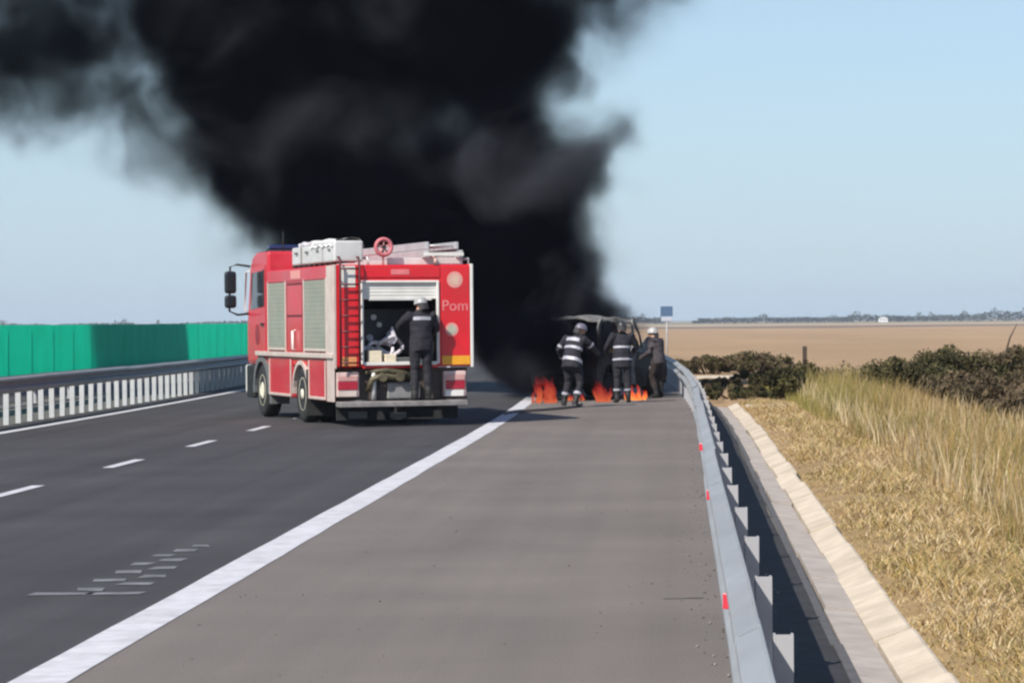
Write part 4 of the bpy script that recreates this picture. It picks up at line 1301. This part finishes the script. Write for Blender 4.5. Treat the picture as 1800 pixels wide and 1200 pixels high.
leaf_m = mat_attr("bush_leaves", .8, .15)
twig_m = mat("twig_bark", (.07, .048, .032), .9, vary=.3, scale=12)
def bush(label, x, y, rx, ry, h, tints, leaves, seed, group="bushes on the verge", branch=None, leaf=.06):
    r = np.random.default_rng(seed)
    z0 = ground_z(x, y) - .05
    B = tag(empty("bush", (x, y, z0)), label, "bush", group)
    # clumps in an uneven dome
    nc = max(18, int(40 * rx))
    a = r.uniform(0, 2 * np.pi, nc); q = np.sqrt(r.random(nc))
    cx, cyy = rx * q * np.cos(a), ry * q * np.sin(a)
    cz = h * (.22 + .66 * r.random(nc) ** .7 * np.sqrt(np.clip(1 - q ** 2 * .75, 0, 1)))
    cr_ = r.uniform(.16, .36, nc) * min(1.0, h * .85)
    per = leaves // nc
    P = []; tt = []
    for i in range(nc):
        d = r.normal(size=(per, 3)); d /= np.linalg.norm(d, axis=1, keepdims=True)
        rad = cr_[i] * r.random((per, 1)) ** .45
        P.append(np.array([cx[i], cyy[i], cz[i]]) + d * rad * np.array([1.15, 1.15, .9]))
        c = tints[r.integers(len(tints))]
        tt.append(np.tile(np.array(c) * r.uniform(.7, 1.3), (per, 1)) * r.uniform(.75, 1.25, (per, 1)))
    P = np.concatenate(P); tt = np.concatenate(tt)
    ok = P[:, 2] > .02; P, tt = P[ok], tt[ok]
    m_ = len(P)
    u = r.normal(size=(m_, 3)); u /= np.linalg.norm(u, axis=1, keepdims=True)
    w = np.cross(u, r.normal(size=(m_, 3))); w /= np.linalg.norm(w, axis=1, keepdims=True)
    s = r.uniform(.6, 1.3, (m_, 1)) * leaf
    V = np.stack([P - u * s, P + w * s * .38, P + u * s, P - w * s * .38], 1).reshape(-1, 3)
    F = np.arange(m_ * 4).reshape(-1, 4)
    link("crown", mesh_np("crown", V, F, leaf_m, np.repeat(tt, 4, 0)), None, B)
    b = MB()
    for i in range(min(nc, 16)):
        p0 = Vector((cx[i] * .25, cyy[i] * .25, 0)); p2 = Vector((cx[i], cyy[i], cz[i] + cr_[i] * .7))
        p1 = p0.lerp(p2, .5) + Vector((r.normal() * .06, r.normal() * .06, .08))
        b.tube([p0, p1, p2], [.022, .014, .005], 5)
    b.build("stem", twig_m, B)
    if branch:
        MB().tube(branch, [.035, .028, .02, .008][:len(branch)], 6).build("dead_branch", twig_m, B)
    return B
OL = [(.075, .066, .028), (.095, .08, .036), (.065, .06, .025), (.11, .09, .045)]
BR = [(.12, .088, .052), (.105, .08, .046), (.14, .10, .06), (.09, .074, .038)]
DK = [(.030, .032, .013), (.045, .042, .018), (.06, .055, .02)]
bush("wide olive thicket bush at the left end of the row behind the tall grass", 5.2, 64.5, 1.1, 1.0, 1.42, OL, 11000, 1, leaf=.055)
bush("olive thicket bush second in the row from the wide left one", 6.45, 66.2, 1.15, .9, 1.66, OL, 11000, 11, leaf=.055)
bush("olive-brown thicket bush with a dead branch leaning out of its top", 7.75, 66.0, 1.15, .9, 1.72, OL + BR, 11000, 2, branch=[(-.35, -.2, 1.2), (-.20, -.2, 1.60), (-.12, -.2, 1.88), (.05, -.18, 2.2)], leaf=.055)
bush("low brown bush filling the gap in front of the olive thicket", 6.3, 61.0, 1.25, .9, 1.12, BR, 11000, 3, leaf=.055)
bush("dull brown bush at the right-hand edge above the tall grass", 7.9, 61.0, 1.2, 1.0, 1.32, BR, 11000, 4, leaf=.055)
bush("lowest brown bush reaching forward into the tall grass at the right-hand edge", 7.0, 55.5, 1.1, 1.0, .95, BR, 5200, 14, leaf=.07)
bush("tallest brown bush furthest right, cut by the picture's edge", 9.4, 65.0, 1.2, .9, 1.72, BR + OL, 6000, 5, leaf=.055)
bush("dark green shrub at the drain's end beside the tall yellow-green grass", 2.25, 62.0, .40, .5, .80, DK, 3600, 6)
bush("low dark shrub right behind the short wooden post", 2.75, 66.0, .55, .5, .86, DK + OL, 3400, 16)
bush("low brown bush just behind the guardrail's far end", .95, 93, 1.2, .9, .66, BR + OL, 6500, 7, leaf=.06)
bush("rounded brown bush beyond the pale concrete slab", 2.6, 97, 1.4, .9, .82, BR + OL, 7000, 8, leaf=.06)
bush("small straggly bush standing between the post and the wide thicket", 4.05, 69, .55, .5, .95, [(.16, .13, .06), (.2, .16, .08)], 900, 9)
bush("low brown scrub beyond the guardrail, below the blue sign", -.3, 100, .9, .8, .62, BR, 2600, 10)
bush("dark scrub between concrete slab and dark green shrub", 2.5, 79, 1.1, 1.8, .5, DK + OL + BR, 8000, 12, leaf=.06)
bush("low dark weeds covering the ground behind the drain's end", 1.25, 64.5, .85, 2.6, .30, DK + OL, 6000, 13, leaf=.07)
bush("dark low weeds in front of the pale concrete slab", 1.5, 74, 1.3, 5.0, .30, DK + BR, 8000, 17, leaf=.06)

pz = ground_z(2.88, 66) - .1
WP = tag(MB().prism([(-.05, -.04), (.05, -.04), (.05, .04), (-.05, .04)], 0, 1.28, 'Z', bevel=.012).build("wooden_post", mat("weathered_wood", (.055, .038, .026), .9, vary=.3, scale=8), None, (2.90, 66.2, pz)), "short dark wooden post sticking up from the shrubs", "post")

# ------------------------------------------------------------------ sign and far things
SG = tag(empty("road_sign", (-.60, 130, -.1)), "small blue rectangular road sign on a thin post beyond the burnt car", "sign")
MB().tube([(0, 0, -.6), (0, 0, 2.55)], .035, 8).build("post", zinc_post, SG)
MB().box((-.28, -.055, 2.03), (.28, -.036, 2.50), .005).build("sign_plate", mat("sign_blue", (.06, .11, .19), .5, vary=.05), SG)
MB().box((-.25, -.12 + .06, 1.82), (.25, -.04, 2.02), .005).build("lower_plate", mat("sign_pale", (.38, .40, .46), .5, vary=.05), SG)

def treeline():
    r = np.random.default_rng(5)
    P, S, C = [], [], []
    x = -700.0
    while x < 760:
        g = noise.noise(Vector((x * .012, 0, 2))) + .4 * noise.noise(Vector((x * .06, 0, 7)))
        hgt = max(2.6, 5.4 + 3.0 * g) * (1.25 if x > 150 else .95)
        if -4 < x < 16: hgt *= .55
        if x < -10 or x > 12:
            if r.random() < .05: hgt += 3.2
            y = 2500 + 120 * noise.noise(Vector((x * .005, 3, 0)))
            n_ = 60
            d = r.normal(size=(n_, 3)); d /= np.linalg.norm(d, axis=1, keepdims=True)
            P.append(np.array([x, y, -1.1 + hgt * .5]) + d * np.array([3.4, 3.0, hgt * .52]) * r.random((n_, 1)) ** .4)
            S.append(r.uniform(.5, 1.2, (n_, 1)))
            C.append(np.tile(np.array([.055, .062, .040]) * r.uniform(.7, 1.3), (n_, 1)) * r.uniform(.8, 1.2, (n_, 1)))
        x += r.uniform(1.8, 3.4)
    P, S, C = np.concatenate(P), np.concatenate(S), np.concatenate(C)
    m_ = len(P)
    u = r.normal(size=(m_, 3)); u /= np.linalg.norm(u, axis=1, keepdims=True)
    w = np.cross(u, r.normal(size=(m_, 3))); w /= np.linalg.norm(w, axis=1, keepdims=True)
    V = np.stack([P - u * S, P + w * S * .7, P + u * S, P - w * S * .7], 1).reshape(-1, 3)
    tag(link("treeline", mesh_np("treeline", V, np.arange(m_ * 4).reshape(-1, 4), leaf_m, np.repeat(C, 4, 0))), "far belt of trees along the horizon behind the tan field", "trees", kind="stuff")
treeline()
HS = tag(empty("white_farmhouse", (163, 2280, -1.1)), "tiny white building in front of the far tree line", "building")
hw_m = mat("white_render", (.72, .71, .69), .8, vary=.05)
MB().box((-3.6, -3, 0), (3.6, 3, 2.8), .05).build("wall", hw_m, HS)
MB().prism([(-3.9, 2.805), (3.9, 2.805), (1.2, 4.2), (-1.2, 4.2)], -3.3, 3.3, 'Y').build("roof", mat("pale_roof", (.60, .57, .55), .8), HS)
for x in (-2.2, 0.2, 2.2):
    MB().box((x - .4, -3.03, 1.0), (x + .4, -3.002, 2.2)).build("window", glass_m, HS)
for (x, y, w, l_) in ((96, 2150, 26, 3.0), (236, 2120, 60, 3.0), (330, 2100, 50, 3.0)):
    pass

# grit swept to the foot of the guardrail and scattered on the shoulder
def grit():
    n = 1500
    r = np.random.default_rng(21)
    Yg = 9 + 50 * r.random(n) ** 1.6
    Xg = np.where(r.random(n) < .72, r.normal(.32, .14, n), r.uniform(-2.9, .3, n)).clip(-2.95, .78)
    s = r.uniform(.004, .013, n) * np.where(Xg < 0, .7, 1)
    oct_ = np.array([[1, 0, 0], [0, 1, 0], [-1, 0, 0], [0, -1, 0], [0, 0, .8], [0, 0, -.3]])
    V = (oct_[None] * s[:, None, None] * r.uniform(.6, 1.3, (n, 6, 1)) + np.stack([Xg + bendv(Yg), Yg, np.full(n, .003)], 1)[:, None]).reshape(-1, 3)
    f = np.array([[0, 1, 4], [1, 2, 4], [2, 3, 4], [3, 0, 4], [1, 0, 5], [2, 1, 5], [3, 2, 5], [0, 3, 5]])
    F = (np.arange(n)[:, None, None] * 6 + f[None]).reshape(-1, 3)
    t = np.repeat(np.array([.16, .14, .125])[None] * r.uniform(.4, 1.6, (n, 1)), 6, 0)
    tag(link("gravel", mesh_np("gravel", V, F, mat_attr("grit_stone", .9), t)), "loose grit along the foot of the guardrail and on the shoulder", "gravel", kind="stuff")
grit()

# ------------------------------------------------------------------ smoke
def smoke_plume():
    """black smoke: a voxel density field grown from puffs along the plume, torn by turbulence"""
    # x, y, z, radius, strength (negative thins the smoke)
    P = SMOKE_PUFFS
    lo = Vector((min(p[0] - p[3] for p in P) - .5, min(p[1] - p[3] for p in P) - .5, 0.05))
    hi = Vector((max(p[0] + p[3] for p in P) + .5, max(p[1] + p[3] for p in P) + .5, max(p[2] + p[3] for p in P) + .3))
    ng = bpy.data.node_groups.new("smoke_field", 'GeometryNodeTree')
    ng.interface.new_socket("Geometry", in_out='INPUT', socket_type='NodeSocketGeometry')
    ng.interface.new_socket("Geometry", in_out='OUTPUT', socket_type='NodeSocketGeometry')
    N, L = ng.nodes, ng.links
    go = N.new("NodeGroupOutput")
    pos = N.new("GeometryNodeInputPosition")
    def noise_vec(scale, detail, amp, src):
        n = N.new("ShaderNodeTexNoise"); n.noise_dimensions = '3D'
        n.inputs["Scale"].default_value = scale; n.inputs["Detail"].default_value = detail
        n.inputs["Roughness"].default_value = 0.55
        L.new(src, n.inputs["Vector"])
        s = N.new("ShaderNodeVectorMath"); s.operation = 'SUBTRACT'
        L.new(n.outputs["Color"], s.inputs[0]); s.inputs[1].default_value = (.5, .5, .5)
        m = N.new("ShaderNodeVectorMath"); m.operation = 'SCALE'
        L.new(s.outputs[0], m.inputs[0]); m.inputs["Scale"].default_value = amp
        a = N.new("ShaderNodeVectorMath"); a.operation = 'ADD'
        L.new(src, a.inputs[0]); L.new(m.outputs[0], a.inputs[1])
        return a.outputs[0]
    w = noise_vec(0.42, 2.0, 2.6, pos.outputs[0])
    w = noise_vec(1.1, 3.0, 1.0, w)
    w = noise_vec(2.6, 2.0, 0.3, w)
    acc = None
    for x, y, z, r, s in P:
        d = N.new("ShaderNodeVectorMath"); d.operation = 'DISTANCE'
        L.new(w, d.inputs[0]); d.inputs[1].default_value = (x, y, z)
        k = N.new("ShaderNodeMapRange"); k.interpolation_type = 'SMOOTHSTEP'
        L.new(d.outputs["Value"], k.inputs["Value"])
        k.inputs["From Min"].default_value = r * 1.15; k.inputs["From Max"].default_value = 0.0
        k.inputs["To Min"].default_value = 0.0; k.inputs["To Max"].default_value = s
        if acc is None:
            acc = k.outputs["Result"]
        else:
            a = N.new("ShaderNodeMath"); a.operation = 'ADD'
            L.new(acc, a.inputs[0]); L.new(k.outputs["Result"], a.inputs[1]); acc = a.outputs[0]
    n = N.new("ShaderNodeTexNoise"); n.inputs["Scale"].default_value = 1.05; n.inputs["Detail"].default_value = 6.0
    n.inputs["Roughness"].default_value = 0.6
    L.new(w, n.inputs["Vector"])
    m = N.new("ShaderNodeMapRange"); L.new(n.outputs[0], m.inputs["Value"])
    m.inputs["From Min"].default_value = .3; m.inputs["From Max"].default_value = .7
    m.inputs["To Min"].default_value = -.34; m.inputs["To Max"].default_value = .24
    # billows carve only where the smoke is thin
    body = N.new("ShaderNodeMapRange"); L.new(acc, body.inputs["Value"]); body.inputs["From Min"].default_value = 0.0; body.inputs["From Max"].default_value = 0.3
    torn = N.new("ShaderNodeMath"); torn.operation = 'MULTIPLY'; L.new(m.outputs["Result"], torn.inputs[0]); L.new(body.outputs["Result"], torn.inputs[1])
    a = N.new("ShaderNodeMath"); a.operation = 'ADD'; L.new(acc, a.inputs[0]); L.new(torn.outputs[0], a.inputs[1])
    q = N.new("ShaderNodeMath"); q.operation = 'MAXIMUM'; L.new(a.outputs[0], q.inputs[0]); q.inputs[1].default_value = 0.0
    e = N.new("ShaderNodeMath"); e.operation = 'POWER'; L.new(q.outputs[0], e.inputs[0]); e.inputs[1].default_value = 1.5
    s = N.new("ShaderNodeMath"); s.operation = 'MULTIPLY'; L.new(e.outputs[0], s.inputs[0]); s.inputs[1].default_value = 4.0
    vc = N.new("GeometryNodeVolumeCube")
    L.new(s.outputs[0], vc.inputs["Density"])
    vc.inputs["Min"].default_value = lo; vc.inputs["Max"].default_value = hi
    VOX = 0.14
    for ax, nm in enumerate(("Resolution X", "Resolution Y", "Resolution Z")):
        vc.inputs[nm].default_value = int((hi[ax] - lo[ax]) / VOX)
    sm = N.new("GeometryNodeSetMaterial")
    L.new(vc.outputs[0], sm.inputs["Geometry"])
    mt = bpy.data.materials.new("black_smoke"); mt.use_nodes = True
    nt = mt.node_tree; nt.nodes.clear()
    pv = nt.nodes.new("ShaderNodeVolumePrincipled"); o = nt.nodes.new("ShaderNodeOutputMaterial")
    # soot is black; wisps in it, placed by noise, are grey
    g = nt.nodes.new("ShaderNodeNewGeometry")
    an = nt.nodes.new("ShaderNodeTexNoise"); an.inputs["Scale"].default_value = 0.30; an.inputs["Detail"].default_value = 3.0; an.inputs["Distortion"].default_value = 0.6
    nt.links.new(g.outputs["Position"], an.inputs["Vector"])
    ar = nt.nodes.new("ShaderNodeValToRGB"); nt.links.new(an.outputs["Fac"], ar.inputs["Fac"])
    ar.color_ramp.elements[0].position, ar.color_ramp.elements[0].color = .48, SMOKE_ALBEDO
    ar.color_ramp.elements[1].position, ar.color_ramp.elements[1].color = .72, (.13, .135, .16, 1)
    nt.links.new(ar.outputs[0], pv.inputs["Color"])
    pv.inputs["Density"].default_value = 1.0
    pv.inputs["Anisotropy"].default_value = 0.1
    nt.links.new(pv.outputs[0], o.inputs["Volume"])
    sm.inputs["Material"].default_value = mt
    L.new(sm.outputs[0], go.inputs[0])
    me = bpy.data.meshes.new("smoke")
    me.from_pydata([(0, 0, 0), (.01, 0, 0), (0, .01, 0)], [], [(0, 1, 2)])
    me.materials.append(mt)
    o = link("smoke", me)
    md = o.modifiers.new("field", 'NODES'); md.node_group = ng
    tag(o, "thick black smoke pouring from the burning car across the sky", "smoke", kind="stuff")
    return o
SMOKE_ALBEDO = (0.005, 0.005, 0.010, 1)
def puff(u, v, Y, r, s=1.0):
    """plume laid out by bearing and height angle from the road axis, at its own distance"""
    return ((u - 1195) * Y / 5000, Y, 1.75 - (v - 563) * Y / 5000, r * Y / 5000, s)
SMOKE_PUFFS = [puff(*q) for q in [
    # rising from the car
    (1040, 630, 66, 50, 1.0), (985, 640, 64, 60, .9), (935, 640, 64.5, 55, .9), (1060, 605, 64.2, 50, .8), (1095, 600, 65.5, 40, .35), (1015, 590, 62.6, 60, 1.0), (965, 600, 62.4, 65, 1.3), (945, 645, 62.6, 50, 1.0), (1000, 635, 62.5, 45, .8), (1045, 560, 63, 50, .9), (1075, 575, 63.2, 40, .45), (1000, 625, 66, 70, 1.2), (950, 605, 66.5, 80, 1.3), (900, 595, 66.5, 80, 1.6), (855, 585, 67, 75, 1.6), (930, 635, 66, 60, 1.4), (875, 625, 66.5, 45, 1.1), (970, 650, 65.5, 50, 1.2), (1030, 575, 66, 60, 1.2), (1055, 545, 66, 45, .9),
    (970, 530, 67, 110, 1.3), (890, 510, 68, 120, 1.3), (1010, 480, 67, 75, 1.0), (830, 510, 69, 90, 1.0), (940, 430, 68, 130, 1.3),
    (850, 430, 69, 140, 1.3), (760, 410, 70, 140, 1.2), (660, 395, 70, 140, 1.2), (570, 385, 70, 110, 1.1), (480, 345, 70, 110, .8), (420, 310, 70, 100, .6),
    (1000, 340, 68, 120, .9), (1060, 300, 68, 95, .6), (1040, 240, 69, 80, .3), (910, 320, 69, 140, 1.1), (800, 320, 70, 110, .9),
    (600, 290, 71, 150, 1.2), (490, 260, 71, 150, 1.2), (430, 190, 71, 150, 1.1), (520, 130, 72, 170, 1.2), (640, 70, 72, 170, 1.2),
    (420, 60, 72, 170, 1.1), (340, 70, 72, 110, .8), (780, 60, 72, 160, 1.1), (880, 110, 72, 150, 1.0), (950, 70, 72, 110, .6), (900, 220, 71, 120, .7), (960, 250, 70, 110, .5),
    (540, -60, 72, 200, 1.0), (740, -80, 72, 200, 1.0), (900, -60, 72, 170, .8), (1020, -20, 72, 150, .36), (1100, 10, 72, 130, .22), (1180, -20, 72, 110, .12),
    (350, -60, 72, 160, .8),
    # drifting off to the left
    (210, 20, 71, 160, .15), (90, 50, 70, 160, .33), (60, 150, 70, 120, .38), (-60, 80, 69, 190, .42), (180, 150, 71, 160, .26), (270, 220, 71, 140, .24), (80, -60, 69, 190, .34), (-120, 180, 69, 120, .25), (220, -60, 70, 160, .24), (240, 130, 71, 120, .2),
    (430, 400, 71, 90, .16), (380, 360, 71, 80, .15), (1090, 420, 68, 50, .12),
    # paler hollow in the middle
    (725, 237, 71.5, 110, .55), (768, 218, 71.5, 95, .45), (700, 190, 71.5, 90, .25), (760, 290, 71, 80, .4), (965, 180, 70, 60, -.25),
]]
SMOKE_PUFFS += [(-22.9, 62.0, 14, 3.2, 1.2), (-22.9, 66.5, 14, 4.0, 3), (-22.7, 71.0, 14, 3.6, 3)]  # unseen smoke left of view, placed so its shadow falls on the green screen
smoke_plume()

# ------------------------------------------------------------------ air
def haze(density):
    me = MB().box((-3500, -120, -3.0), (3500, 5500, 40.0)).mesh("haze")
    m = bpy.data.materials.new("haze_air"); m.use_nodes = True
    nt = m.node_tree; nt.nodes.clear()
    pv = nt.nodes.new("ShaderNodeVolumePrincipled"); o = nt.nodes.new("ShaderNodeOutputMaterial")
    pv.inputs["Color"].default_value = (.75, .85, 1.0, 1)
    pv.inputs["Density"].default_value = density
    nt.links.new(pv.outputs[0], o.inputs["Volume"])
    tag(link("haze", me, m), "faint dusty haze over the plain", "haze", kind="stuff")
haze(0.00012)
